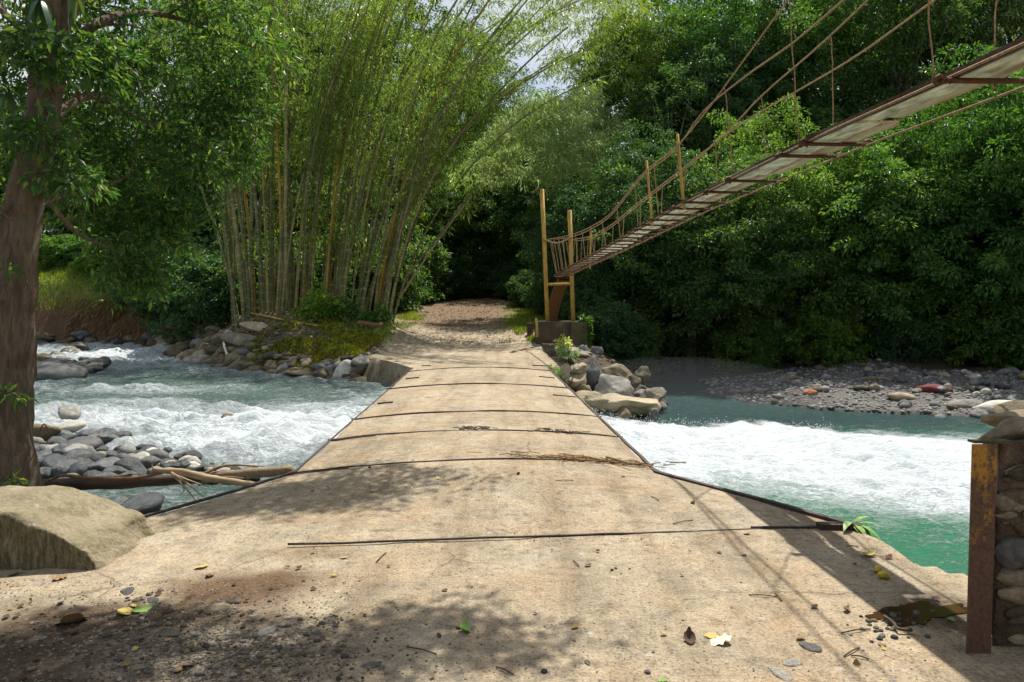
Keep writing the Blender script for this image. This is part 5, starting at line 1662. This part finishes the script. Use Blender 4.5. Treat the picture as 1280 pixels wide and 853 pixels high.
# ------------------------------------------------------------------ foreground pieces
def build_foreground():
    r_ = np.random.default_rng(31)
    # weathered block on the left
    import bmesh
    bm = bmesh.new()
    bmesh.ops.create_cube(bm, size=1.0)
    bmesh.ops.subdivide_edges(bm, edges=bm.edges[:], cuts=40, use_grid_fill=True)
    V = np.array([v.co[:] for v in bm.verts]); F = np.array([[v.index for v in f.verts] for f in bm.faces])
    bm.free()
    hs = np.array([1.3, 0.36, 0.24]); rr_ = 0.055
    p0 = V * 2 * hs
    inn = np.clip(p0, -(hs - rr_), hs - rr_)
    dd = p0 - inn
    dl = np.linalg.norm(dd, axis=1)[:, None]
    P = np.where(dl > 1e-9, inn + dd / np.maximum(dl, 1e-9) * np.minimum(rr_, np.abs(dd).max(1)[:, None]), p0)
    cx, cy = V[:, 0] * 2, V[:, 1] * 2
    a = (P[:, 2] + hs[2]) / (2 * hs[2])
    P += np.array([-3.75, 4.80, 0.16])
    P[:, 0] -= 0.16 * a * sstep(-3.2, -2.4, P[:, 0])
    top = 0.365 * (1 - 0.70 * sstep(-3.25, -2.42, P[:, 0] + 0.06 * fbm(P * 2, 3, 2)))
    P[:, 2] = -0.08 + a * (top + 0.08)
    n_ = fbm(P * 3.2, 5, 3)
    P[:, 1] += 0.04 * n_ * (np.abs(cy) > 0.9)
    P[:, 2] += 0.03 * n_ * a
    P[:, 0] += 0.06 * fbm(P * 4, 4, 8) * (cx > 0.9)
    P[:, 2] += 0.012 * fbm(P * 13, 4, 9) * a - 0.03 * np.abs(fbm(P * 2.4, 4, 19)) * a
    P[:, 1] -= 0.02 * np.abs(fbm(P * 7, 4, 29)) * (cy < -0.9)
    # run-off ribs down the face
    rib = fbm(np.stack([P[:, 0] * 26, 0 * P[:, 0], P[:, 2] * 4], 1), 3, 6)
    P[:, 1] += 0.014 * rib * (cy < -0.95) * sstep(0.0, 0.2, 1 - a)
    off = np.array([-3.6, 4.75, 0.0])
    o = link("concrete_block", mesh_np("concrete_block", P - off, F, True), M["block"])
    o.location = off
    tag(o, "weathered concrete block with lichen-streaked face at the track's edge below the near tree", "concrete block")

    # stone pillar with the steel channel
    o = thing("stone_pillar", "rough stone and mortar pillar faced with a rusty yellow steel channel", "pillar", (2.9, 3.7, 0))
    of = np.array(o.location)
    bm = bmesh.new()
    bmesh.ops.create_cube(bm, size=1.0)
    bmesh.ops.subdivide_edges(bm, edges=bm.edges[:], cuts=36, use_grid_fill=True)
    V = np.array([v.co[:] for v in bm.verts]); F = np.array([[v.index for v in f.verts] for f in bm.faces])
    bm.free()
    P = (V + 0.5) * np.array([1.45, 0.75, 1.10]) + np.array([2.275, 3.42, -0.12])
    k = fbm(P * 4.5, 5, 12)
    k2 = fbm(P * 14, 3, 13)
    dirn = V / (np.abs(V).max(1)[:, None])
    dirn = np.where(np.abs(dirn) > 0.98, np.sign(dirn), 0)
    P += dirn * (0.030 * k + 0.014 * k2)[:, None] * np.array([0.6, 1, 1])
    P[:, 0] += (P[:, 1] - 3.42) * 0.66
    link("body", mesh_np("body", P - of, F, True), M["mortar"], o)
    b = MB()
    zt = 0.975
    b.box((2.112, 3.345, -0.02), (2.222, 3.357, zt)).box((2.21, 3.3575, -0.02), (2.222, 3.41, zt))
    link("steel_channel", b.mesh("steel_channel", off=of), M["channel"], o)
    b = MB().box((2.125, 3.36, zt + 0.002), (2.30, 3.41, zt + 0.014))
    link("channel_cap", b.mesh("channel_cap", off=of), M["old_concrete"], o)
    st = [(1265, 690, 0.09, "rock_grey", (1.0, .5, 1.3)), (1268, 722, 0.075, "rock_tan", (1.3, .5, .8)), (1276, 744, 0.08, "rock_tan", (1.5, .5, 1.0)), (1258, 712, 0.05, "rock_grey", (.7, .5, 1.5)),
          (1272, 776, 0.06, "rock_brown", (1.2, .5, .8)), (1272, 634, 0.04, "rock_tan", (1.1, .5, .8)), (1262, 600, 0.03, "rock_grey", (1, .5, 1)), (1290, 660, 0.08, "rock_brown", (1.2, .5, 1)), (1300, 720, 0.09, "rock_grey", (1, .5, 1)), (1276, 800, 0.06, "rock_tan", (1.2, .5, .8)), (1268, 652, 0.035, "rock_brown", (1, .5, 1))]
    for q in range(46):
        st.append((r_.uniform(1254, 1330), r_.uniform(585, 830), r_.uniform(0.02, 0.065), ["rock_grey", "rock_tan", "rock_brown", "rock_brown"][r_.integers(4)], (r_.uniform(.9, 1.5), .45, r_.uniform(.7, 1.1))))
    for q in range(50):
        st.append((r_.uniform(1330, 1640), r_.uniform(590, 830), r_.uniform(0.03, 0.075), ["rock_grey", "rock_tan", "rock_brown", "rock_brown"][r_.integers(4)], (r_.uniform(.9, 1.5), .45, r_.uniform(.7, 1.1))))
    for px, py, s, m, sc in st:
        p = Q(px, py, 3.42)
        q = rock("stone", p, s, M[m], None, None, None, ROCKS, 0.5, sc, tilt=0.15, rz=0.1)
        q.parent = o
        q.location = Vector(p) - o.location
    for (x, y, z, s, m, sc) in ((2.42, 3.55, 0.975, 0.15, "rock_tan", (1.1, .7, .7)), (2.80, 3.56, 0.98, 0.2, "rock_grey", (1.2, .8, .6)), (2.62, 3.78, 0.99, 0.16, "rock_tan", (1.1, .9, .7)), (2.80, 3.95, 1.0, 0.17, "rock_brown", (1.2, .9, .7)), (3.1, 3.9, 1.0, 0.22, "rock_tan", (1.2, .9, .7)), (3.3, 3.6, 1.0, 0.25, "rock_grey", (1.2, .9, .6))):
        q = rock("cap_stone", (x, y, z), s, M[m], None, None, None, ROCKS[6:], 0.3, sc, tilt=0.12, rz=0.1)
        q.parent = o
        q.location = q.location - o.location

    # driftwood
    def log(name, pts, rad, mat, lab, extra=(), m=20, wob=0.18):
        L = smooth_line(pts, m)
        b = MB().tube(L, np.interp(np.linspace(0, 1, m), np.linspace(0, 1, len(rad)), rad), 10, wob=wob, seed=5)
        for e, r2 in extra:
            ee = smooth_line(e, 8)
            b.tube(ee, np.linspace(r2, r2 * 0.3, 8), 6)
        of = L.mean(0)
        o = link(name, b.mesh(name, True, of), mat)
        o.location = of
        return tag(o, lab, "log" if "log" in name else "branch", None)
    log("fallen_log", [Q(-30, 612, 7.1), Q(60, 607, 7.2), Q(160, 603, 7.3), Q(250, 598, 7.35)], (0.06, 0.065, 0.06, 0.05), M["wood_dark"], "dark wet log lying across the water from the near trunk")
    log("fallen_log", [Q(225, 600, 7.5), Q(290, 594, 7.5), Q(365, 588, 7.45)], (0.05, 0.055, 0.05), M["stick"], "grey-brown log end resting against the causeway edge", [([Q(250, 596, 7.4), Q(270, 585, 7.5), Q(330, 583, 7.6)], 0.02)])
    log("driftwood_branch", [Q(192, 588, 7.1), Q(225, 590, 7.05), Q(262, 598, 6.95), Q(318, 606, 6.85)], (0.026, 0.034, 0.034, 0.026), M["wood_pale"], "pale peeled branch lying across the dark log with splayed roots",
        [([Q(214, 591, 7.0), Q(228, 606, 6.95), Q(240, 620, 6.9), Q(246, 628, 6.9)], 0.014), ([Q(216, 592, 7.0), Q(236, 606, 6.92), Q(255, 622, 6.9)], 0.012), ([Q(218, 594, 7.0), Q(246, 604, 6.9), Q(262, 609, 6.9)], 0.012),
         ([Q(228, 606, 6.95), Q(230, 614, 6.95), Q(225, 618, 6.95)], 0.007), ([Q(192, 588, 7.1), Q(190, 580, 7.1), Q(196, 572, 7.1)], 0.008), ([Q(265, 599, 6.95), Q(285, 596, 7), Q(305, 598, 7)], 0.01)])
    log("driftwood_branch", [Q(60, 602, 7.0), Q(72, 596, 7.0), Q(110, 598, 7.0), Q(175, 597, 7.05), Q(215, 588, 7.1)], (0.010, 0.018, 0.016, 0.016, 0.014), M["wood_red"], "thin reddish branch lying along the dark log")
    for k, (pts, rd, lab) in enumerate([([Q(20, 588, 6.9), Q(28, 560, 6.9), Q(40, 525, 7.0), Q(38, 505, 7.0)], 0.006, "thin bare reddish twig rising beside the near trunk"), ([Q(48, 545, 7.1), Q(55, 530, 7.1), Q(62, 545, 7.1)], 0.006, "curled dark twig among the stones near the trunk")]):
        log("twig", pts, (rd, rd), M["wood_red"], lab)
    # cut logs at the bamboo
    for k, (a, c, rd, m, lab) in enumerate([((447, 408, 30.0), (478, 411, 29.6), 0.12, "wood_red", "rust-brown cut log lying at the edge of the bamboo"), ((470, 404, 31), (482, 398, 31.5), 0.10, "wood_pale", "short pale cut log propped behind the rust-brown log")]):
        pa, pc = hit(a[0], a[1]), hit(c[0], c[1])
        log("cut_log", [pa + [0, 0, .1], (pa + pc) / 2 + [0, 0, .11], pc + [0, 0, .1]], (rd, rd, rd), M[m], lab)
    # dead pale branch over the pool
    root_pts = [Q(860, 358, 33.5), Q(830, 385, 33), Q(805, 402, 32.5), Q(770, 412, 32)]
    ex = []
    for k in range(26):
        s = np.array(Q(*[(835, 382), (820, 394), (805, 402), (790, 408)][k % 4], 32.6))
        e = s + np.array([-r_.uniform(0.5, 1.6), r_.normal() * 0.4, r_.uniform(-0.75, 0.75)])
        ex.append(([s, (s + e) / 2 + r_.normal(size=3) * 0.08, e], 0.018))
    log("dead_branch", root_pts, (0.05, 0.045, 0.03, 0.01), M["stick"], "bare dry branch with fine twigs hanging over the shaded pool", ex, wob=0.05)
    # white snag on the bank
    log("driftwood_branch", [hit(280, 438) + [0, 0, .55], hit(281, 445) + [0, 0, .3], hit(285, 452) + [0, 0, .15]], (0.03, 0.04, 0.05), M["rock_pale"], "small white snag standing on the rocks of the far bank")
    # litter and twigs caught on the second strap
    b = MB()
    for k in range(150):
        c = np.array([r_.normal(0.72, 0.36), r_.normal(7.32, 0.07), 0])
        c[2] = deck_z(c[0], c[1]) + r_.uniform(0.005, 0.03)
        d = unit(1, r_)[0] * [1, 0.35, 0.08] * r_.uniform(0.05, 0.16)
        b.tube([c - d, c + r_.normal(size=3) * 0.006, c + d], 0.004, 4)
    tag(link("debris", b.mesh("debris", True), M["dry"]), "dry twigs and leaf bits caught along a steel strap on the causeway", "debris", kind="stuff")
    b = MB()
    for k in range(70):
        c = np.array([r_.choice([r_.normal(0.55, 0.15), r_.normal(-0.45, 0.12)]), r_.normal(8.98, 0.06), 0])
        c[2] = deck_z(c[0], c[1]) + r_.uniform(0.005, 0.025)
        d = unit(1, r_)[0] * [1, 0.4, 0.1] * r_.uniform(0.03, 0.09)
        b.tube([c - d, c + d], 0.005, 4)
    tag(link("debris", b.mesh("debris", True), M["stick_dark"]), "brown leaf scraps caught along the third strap of the causeway", "debris", kind="stuff")
    tag(link("twig", MB().tube(smooth_line([G(838, 568, .1), G(858, 574, .1), G(900, 588, .08)], 6) if False else smooth_line([(0.95, 7.35, 0.10), (1.05, 7.2, 0.10), (1.16, 7.05, 0.09)], 6), 0.012, 6).mesh("twig", True), M["stick"]), "pale stick lying on the debris at the second strap", "twig")

    # puddle at the right edge
    g = G(1150, 768)
    tt = np.linspace(0, 2 * math.pi, 60, endpoint=False)
    rr = 1 + 0.9 * fbm(np.stack([np.cos(tt) * 1.9, np.sin(tt) * 1.9, 0 * tt], 1), 5, 4)
    ang = 0.35
    qx, qy = np.cos(tt) * rr * 0.27, np.sin(tt) * rr * 0.11
    V = np.stack([g[0] + qx * math.cos(ang) - qy * math.sin(ang), g[1] + qx * math.sin(ang) + qy * math.cos(ang), 0 * tt], 1)
    V = np.concatenate([V, [[g[0], g[1], 0]]])
    V[:, 2] = terrain(V[:, 0], V[:, 1]).max() + 0.004
    i = np.arange(60)
    tag(link("puddle", mesh_np("puddle", V, np.stack([i, (i + 1) % 60, np.full(60, 60)], 1)), M["puddle"]), "small brown puddle in the shade beside the stone pillar", "puddle", kind="structure")

    # ---- loose stones of the near track
    def surf(x, y):
        if deck_left(y) < x < deck_right(y) and y > 4.75:
            return float(deck_z(np.array(x), np.array(y)))
        return hz(x, y)
    sp = [(160, 740, 0.045, "rock_grey", "blue-grey pebble in front of the lichen-streaked block"), (463, 832, 0.05, "rock_grey", "angular grey-green stone at the bottom of the track"), (1013, 809, 0.055, "rock_grey", "flat grey oval pebble on the track near the pale torn leaf"),
          (990, 829, 0.045, "rock_pale", "pale grey pebble below the flat oval pebble"), (975, 842, 0.07, "rock_pale", "flat light stone set into the track below the pale pebble"), (735, 828, 0.028, "rock_tan", "small brown pebble alone on the lower track"), (212, 793, 0.05, "rock_tan", "orange-tan stone in the damp soil"), (270, 762, 0.06, "rock_tan", "tan stone on the border of the damp soil"),
          (333, 790, 0.045, "rock_pale", "pale stone on the gravelly patch"), (190, 751, 0.04, "rock_grey", "grey pebble beside the damp soil's upper edge")]
    for px, py, s, m, lab in sp:
        p = G(px, py); p[2] = surf(p[0], p[1])
        rock("pebble", p, s * (0.8 if px > 400 else 1), M[m], lab, "pebble", None, ROCKS, 0.5, (1.25, .9, .55), tilt=0.1)
    for k in range(185):
        if k < 120:
            px, py = r_.normal(280, 75), r_.normal(810, 24)
        elif k < 160:
            px, py = r_.uniform(0, 420), r_.uniform(735, 850)
        else:
            px, py = r_.uniform(330, 1150), r_.uniform(690, 852)
        if py > 870 or px < -10 or (px < 200 and py < 728): continue
        p = G(px, py); p[2] = surf(p[0], p[1])
        rock("pebble", p, r_.uniform(0.006, 0.021) if k < 160 else r_.uniform(0.006, 0.016), pick(("rock_grey", 2.5), ("rock_tan", 3), ("rock_pale", 0.8), ("rock_brown", 2.5), ("rock_dark", 0.2)),
             "small loose pebble scattered on the near track", "pebble", "pebbles scattered on the near track", SMALL, 0.3)
    # wet pebbles by the puddle
    for k in range(40):
        px, py = r_.normal(1110, 26), r_.normal(778, 14)
        p = G(px, py); p[2] = surf(p[0], p[1])
        rock("pebble", p, r_.uniform(0.008, 0.022), pick(("rock_dark", 3), ("rock_grey", 2), ("rock_tan", 1)), "small wet stone in the debris beside the puddle", "pebble", "wet stones beside the puddle", SMALL, 0.3)

    # ---- fallen leaves
    def leaf_obj(seed, curl):
        q = np.random.default_rng(seed)
        t = np.linspace(0, 1, 9)
        w = 0.34 * np.sin(np.pi * (t * 0.94 + 0.03)) ** 0.8 * (1 + 0.2 * q.normal(size=9) * 0.5)
        z = curl * 0.35 * (t - 0.5) ** 2 * 4 * 0.5 + 0.03 * q.normal(size=9)
        V = np.concatenate([np.stack([t - 0.5, w, z + curl * 0.25 * w], 1), np.stack([t - 0.5, 0 * t, z], 1), np.stack([t - 0.5, -w, z + curl * 0.25 * w * q.uniform(0.3, 1.5)], 1)])
        i = np.arange(8)
        F = np.concatenate([np.stack([i, i + 9, i + 10, i + 1], 1), np.stack([i + 9, i + 18, i + 19, i + 10], 1)])
        return mesh_np("fallen_leaf", V, F, True)
    LM = [leaf_obj(s, c) for s, c in ((1, 0.3), (2, 0.8), (3, 1.4), (4, 0.1))]

    def leaf(px, py, size, mat, lab, cat="leaf", group=None, nm="fallen_leaf"):
        p = G(px, py); p[2] = surf(p[0], p[1]) + 0.008
        o = bpy.data.objects.new(nm, LM[r_.integers(4)])
        COL.objects.link(o)
        if len(o.data.materials) == 0: o.data.materials.append(None)
        o.material_slots[0].link = "OBJECT"; o.material_slots[0].material = mat
        o.location = p; o.scale = (size,) * 3
        o.rotation_euler = (r_.normal() * 0.25, r_.normal() * 0.25, r_.uniform(0, 6.28))
        return tag(o, lab, cat, group)
    for px, py, s, m, lab in [(252, 710, .09, "dry_yellow", "yellow leaf on the sand beside the damp soil"), (262, 721, .07, "rust", "rusty red-brown leaf below the yellow leaf"), (20, 719, .09, "green_leaf", "fresh green leaf at the foot of the lichen-streaked block"), (75, 724, .1, "dry", "curled tan leaf before the lichen-streaked block"),
                          (157, 767, .12, "dry_yellow", "pale twisted leaf on the damp soil"), (178, 764, .10, "green_leaf", "olive leaf next to the pale twisted leaf"), (234, 834, .07, "rust", "orange leaf on the gravel at the bottom of the track"), (90, 780, .2, "dry", "long orange-brown leaf on the damp soil"),
                          (866, 634, .06, "dry_yellow", "small yellow leaf alone on the causeway apron"), (862, 801, .09, "dry_dark", "curled dark leaf beside the pale torn leaf"), (898, 803, .14, "dry_white", "pale torn leaf with yellow bits on the track"), (890, 797, .07, "dry_yellow", "yellow scrap clinging to the pale torn leaf"),
                          (580, 790, .1, "green_leaf", "dark green sprig lying on the track"), (1058, 764, .06, "dry", "brown curled leaf beside the shadow's edge"), (1085, 695, .1, "dry_yellow", "long olive-yellow leaf in the bridge's shadow"), (1111, 698, .06, "rust", "brown seed pod in the bridge's shadow"), (1188, 776, .05, "green_leaf", "green leaf below the puddle"),
                          (828, 852, .05, "green_leaf", "green leaf at the very bottom of the track"), (735, 708, .05, "dry_dark", "dark leaf in the middle of the track")]:
        leaf(px, py, s, M[m], lab)
    for k in range(85):
        px, py = (r_.uniform(0, 460), r_.uniform(690, 850)) if k < 50 else (r_.uniform(380, 1180), r_.uniform(560, 850))
        if px < 205 and py < 725: continue
        p = G(px, py)
        if not (deck_left(p[1]) + .1 < p[0] < deck_right(p[1]) - .1) and p[1] > 4.8: continue
        leaf(px, py, r_.uniform(0.025, 0.055), [M["dry_dark"], M["dry"], M["dry_dark"], M["dry_yellow"]][r_.integers(4)], "small dry leaf scattered on the sand-dusted causeway and track", "leaf", "dry leaves scattered on the track")
    for px, py, lab in ((1104, 723, "ripe yellow fruit in the bridge's shadow, the rounder of two"), (1097, 715, "yellowish brown fruit just behind the round ripe fruit")):
        p = G(px, py); p[2] = surf(p[0], p[1])
        o = rock("fallen_fruit", p, 0.034 if px > 1100 else 0.03, M["fruit"], lab, "fruit", None, [ROCKS[0]], 0.1, (1.05, 0.95, 1.25))
    for k in range(13):
        px, py = r_.uniform(430, 1120), r_.uniform(600, 845)
        p = G(px, py); z = surf(p[0], p[1]) + 0.006
        a = r_.uniform(0, 3.14); L = r_.uniform(0.03, 0.10)
        d = np.array([math.cos(a), math.sin(a), 0]) * L
        c = np.array([p[0], p[1], z])
        b = MB().tube(np.array([-d, [0, 0, 0.006], d]), 0.0035, 5)
        o = link("twig", b.mesh("twig", True), M["stick_dark"])
        o.location = c
        tag(o, "short dark twig lying on the track", "twig", "twigs scattered on the track")
    tag(link("twig", MB().tube(smooth_line([G(1105, 770, .02), G(1118, 780, .02), G(1122, 786, .02), G(1140, 788, .015)], 8), 0.008, 6).mesh("twig", True), M["stick_dark"]), "bent dark stick in the debris beside the puddle", "twig")


build_foreground()


# ------------------------------------------------------------------ ground cover
def build_cover():
    r_ = np.random.default_rng(91)

    def blades(xs, ys, L, W, name, mat, lab, cat, dz=0.0, up=1.0):
        n = len(xs)
        P = np.stack([xs, ys, terrain(xs, ys) + dz], 1)
        D = unit(n, r_) * 0.6; D[:, 2] = np.abs(D[:, 2]) + up
        l = L * r_.uniform(0.5, 1.4, n)
        V, F = leaves_mesh("", P, D, unit(n, r_), l, l * W, 0.1)
        tag(link(name, mesh_np(name, V, F), mat), lab, cat, kind="stuff")
    # grassy bank beyond the river
    x = r_.uniform(-34, -15, 60000); y = r_.uniform(38.5, 50, 60000)
    z = terrain(x, y); k = z > 1.5 + 0.4 * r_.normal(size=len(x))
    blades(x[k], y[k], 0.20, 0.10, "grass", M["grass"], "sunlit grass on top of the earth bank beyond the river", "grass")
    # grass beside the path and the tower
    x = np.concatenate([r_.normal(0.75, 0.5, 9000), r_.uniform(-5.5, -4.2, 2500), r_.uniform(-9, -4.6, 2200)]); y = np.concatenate([r_.uniform(28, 40, 9000), r_.uniform(28.5, 40, 2500), r_.uniform(27.5, 31, 2200)])
    k = fbm(xy3(x, y, 0.9), 3, 3) > -0.02
    blades(x[k], y[k], 0.16, 0.09, "grass", M["grass"], "short grass along both sides of the dirt path", "grass")
    # moss and creeping weeds over the rocky bank
    x = r_.uniform(-12.5, -4.9, 52000); y = r_.uniform(22.8, 31, 52000)
    d = poly_sd(np.stack([x, y], 1), RIVER)
    k = (d > 0.15) & (d < 4.6) & (fbm(xy3(x, y, 0.8), 4, 31) + 0.6 * fbm(xy3(x, y, 3.1), 3, 36) + 0.06 * (x + 8) > 0.04)
    blades(x[k], y[k], 0.10, 0.26, "ground_cover", M["moss"], "yellow-green moss and low weeds over the rocky far bank", "moss", 0.06, 0.35)
    V1, F1 = ico(1)
    x = np.concatenate([r_.uniform(-14, -4.6, 9000), r_.uniform(1.3, 5.4, 1200)]); y = np.concatenate([r_.uniform(21.5, 32, 9000), r_.uniform(19.8, 28, 1200)])
    d = poly_sd(np.stack([x, y], 1), RIVER)
    k = (d > 0.0) & (d < 3.6)
    x, y = x[k], y[k]
    z = terrain(x, y)
    sz = r_.uniform(0.03, 0.12, len(x)) * r_.random(len(x)) ** 0.5
    V = np.stack([x, y, z], 1)[:, None] + V1[None] * sz[:, None, None] * r_.uniform(0.7, 1.3, (len(x), 1, 3)) * np.array([1, 1, 0.7]) * r_.uniform(0.8, 1.15, (len(x), len(V1), 1))
    t = NT("rubble_stone")
    rd = t.n("NewGeometry").outputs["Random Per Island"]
    c = t.ramp(rd, [(0, (0.04, 0.032, 0.02)), (0.5, (0.11, 0.085, 0.05)), (0.85, (0.18, 0.145, 0.09)), (1, (0.28, 0.24, 0.17))])
    tag(link("rubble", mesh_np("rubble", V.reshape(-1, 3), (np.arange(len(x))[:, None, None] * len(V1) + F1[None]).reshape(-1, 3), True), t.done(t.pbr(c, 0.85))), "small brown rubble between the stones of the far bank", "rubble", kind="stuff")
    # dry hanging grass on the earth bank
    x = r_.uniform(-24, -13, 14000); y = r_.uniform(36.5, 42, 14000)
    z = terrain(x, y); k = (z > 0.1) & (z < 2.2)
    n = k.sum()
    P = np.stack([x[k], y[k], z[k] + 0.05], 1)
    D = unit(n, r_) * 0.35 + np.array([0.0, -0.6, -0.7])
    l = 0.5 * r_.uniform(0.4, 1.4, n)
    V, F = leaves_mesh("", P, D, unit(n, r_), l, l * 0.03, 0.1)
    tag(link("dry_grass", mesh_np("dry_grass", V, F), M["dry"]), "dry roots and grass hanging down the earth bank", "grass", kind="stuff")
    # creeper on the tower block and weeds at the causeway corner
    o = thing("creeper", "green creeper hanging down the river side of the mossy block", "creeper", tuple(Q(733, 402, 27.4)))
    off = np.array(o.location)
    n = 110
    C = np.array([Q(733 + r_.normal() * 3.0, r_.uniform(396, 470), 27.35) for _ in range(n)])
    V, F = clump_leaves(C, np.full(n, 0.13), 18, 0.11, 0.3, r_, 0.4)
    link("leaves", mesh_np("leaves", V - off, F), M["leaf_bright"], o)
    for px, py, Y, s, lab in ((707, 445, 21.5, 0.32, "pale leafy weed sprouting beside the stepped kerb"), (690, 468, 19.6, 0.22, "small weed on the broken stones at the causeway corner"), (704, 430, 23.5, 0.25, "small leafy weed at the foot of the mossy block")):
        p = Q(px, py, Y)
        o = thing("weed", lab, "weed", tuple(p))
        C = unit(22, r_) * s * r_.random((22, 1)) ** 0.4 + np.array([0, 0, 0.05])
        V, F = clump_leaves(C, np.full(22, 0.1), 12, 0.1, 0.3, r_, 0.2)
        link("leaves", mesh_np("leaves", V, F), M["leaf_plume"], o)
    # leaf litter on the path
    n = 2200
    y = 28 + 24 * r_.random(n) ** 1.3
    x = np.interp(y, [20, 28, 36, 46, 60], [-0.8, -1.2, -2.2, -3.2, -4.4]) + r_.normal(size=n) * 1.9
    P = np.stack([x, y, terrain(x, y) + 0.03], 1)
    D = unit(n, r_); D[:, 2] *= 0.2
    Nn = unit(n, r_) * 0.4 + [0, 0, 1]
    V, F = leaves_mesh("", P, D, Nn, r_.uniform(0.06, 0.15, n), r_.uniform(0.015, 0.04, n))
    tag(link("leaf_litter", mesh_np("leaf_litter", V, F), M["dry"]), "dry leaf litter strewn over the far dirt path", "leaf litter", kind="stuff")




def build_grit():
    r_ = np.random.default_rng(17)
    V1, F1 = ico(1)
    px = np.concatenate([r_.normal(270, 95, 3200), r_.uniform(-20, 450, 1600), r_.uniform(300, 1230, 2600)])
    py = np.concatenate([r_.normal(815, 28, 3200), r_.uniform(725, 853, 1600), r_.uniform(560, 853, 2600)])
    s = np.concatenate([r_.uniform(0.003, 0.011, 3200), r_.uniform(0.003, 0.008, 1600), r_.uniform(0.002, 0.0055, 2600)])
    P = np.array([G(a, b) for a, b in zip(px, py)])
    on = (P[:, 1] > 4.75) & (P[:, 0] > deck_left(P[:, 1]) + 0.05) & (P[:, 0] < deck_right(P[:, 1]) - 0.05)
    off_ = (P[:, 1] <= 4.75) & (P[:, 0] > -3.4) & (P[:, 0] < 2.6) & ~((P[:, 0] < -2.2) & (P[:, 1] > 4.35))
    z = terrain(P[:, 0], P[:, 1])
    z = np.where(on, deck_z(P[:, 0], P[:, 1]), z)
    k = on | off_
    P[:, 2] = z
    P, s = P[k], s[k]
    n = len(P)
    sc = r_.uniform(0.6, 1.4, (n, 1, 3)) * np.array([1, 1, 0.7])
    V = P[:, None] + V1[None] * s[:, None, None] * sc * r_.uniform(0.75, 1.2, (n, len(V1), 1))
    F = (np.arange(n)[:, None, None] * len(V1) + F1[None]).reshape(-1, 3)
    t = NT("grit")
    rd = t.n("NewGeometry").outputs["Random Per Island"]
    c = t.ramp(rd, [(0, (0.03, 0.022, 0.015)), (0.35, (0.10, 0.075, 0.05)), (0.7, (0.16, 0.135, 0.10)), (1, (0.26, 0.23, 0.18))])
    tag(link("grit", mesh_np("grit", V.reshape(-1, 3), F, False), t.done(t.pbr(c, 0.9))), "fine grit and crumbs of soil strewn over the near track", "grit", kind="stuff")


build_cover()
build_grit()


def build_mist():
    V, F = ICO4
    c = Q(850, 492, 23.0)
    me = mesh_np("mist", V * np.array([4.2, 3.2, 1.15]), F, True)
    m = bpy.data.materials.new("mist")
    m.use_nodes = True
    t = m.node_tree
    t.nodes.clear()
    o_ = t.nodes.new("ShaderNodeOutputMaterial")
    pv = t.nodes.new("ShaderNodeVolumePrincipled")
    pv.inputs["Density"].default_value = 0.008
    pv.inputs["Color"].default_value = (0.9, 0.95, 1.0, 1)
    t.links.new(pv.outputs[0], o_.inputs["Volume"])
    o = link("mist", me, m)
    o.location = c
    tag(o, "thin mist of spray hanging over the shaded pool below the causeway", "mist", kind="stuff")


build_mist()

# ------------------------------------------------------------------ light
AZ, EL = R(21), R(61)
S = Vector((math.sin(AZ) * math.cos(EL), math.cos(AZ) * math.cos(EL), math.sin(EL)))
sd = bpy.data.lights.new("sun", "SUN")
sd.energy = 5.0
sd.angle = R(0.5)
sd.color = (1.0, 0.955, 0.89)
so = bpy.data.objects.new("sun", sd)
COL.objects.link(so)
so.rotation_euler = S.to_track_quat("Z", "Y").to_euler()
so.location = (0, 0, 30)

w = bpy.data.worlds.new("World")
scene.world = w
w.use_nodes = True
nt = w.node_tree
nt.nodes.clear()
out = nt.nodes.new("ShaderNodeOutputWorld")
bg = nt.nodes.new("ShaderNodeBackground")
sky = nt.nodes.new("ShaderNodeTexSky")
sky.sky_type = "NISHITA"
sky.sun_disc = False
sky.sun_elevation = EL
sky.sun_rotation = AZ
sky.air_density = 1.2
sky.dust_density = 2.0
# broken white cloud in the sky
tc = nt.nodes.new("ShaderNodeTexCoord")
nz = nt.nodes.new("ShaderNodeTexNoise")
nz.inputs["Scale"].default_value = 3.2
nz.inputs["Detail"].default_value = 7
nz.inputs["Roughness"].default_value = 0.6
rp = nt.nodes.new("ShaderNodeValToRGB")
rp.color_ramp.elements[0].position = 0.40
rp.color_ramp.elements[1].position = 0.60
mx = nt.nodes.new("ShaderNodeMix")
mx.data_type = "RGBA"
mx.inputs[7].default_value = (6.6, 6.8, 7.2, 1)
nt.links.new(tc.outputs["Generated"], nz.inputs["Vector"])
nt.links.new(nz.outputs["Fac"], rp.inputs["Fac"])
nt.links.new(rp.outputs["Color"], mx.inputs[0])
nt.links.new(sky.outputs[0], mx.inputs[6])
nt.links.new(mx.outputs[2], bg.inputs["Color"])
bg.inputs["Strength"].default_value = 0.08
nt.links.new(bg.outputs[0], out.inputs[0])

# ------------------------------------------------------------------ render
vs = scene.view_settings
vs.view_transform = "Standard"
vs.look = "None"
vs.exposure = 0.6
vs.gamma = 1
vs.use_curve_mapping = False
cy = scene.cycles
cy.use_denoising = True
cy.max_bounces = 7
cy.diffuse_bounces = 4
cy.glossy_bounces = 2
cy.transmission_bounces = 4
cy.transparent_max_bounces = 4
cy.sample_clamp_indirect = 4.0
cy.sample_clamp_direct = 2.0
cy.use_adaptive_sampling = True
cy.adaptive_threshold = 0.008
scene.render.film_transparent = False
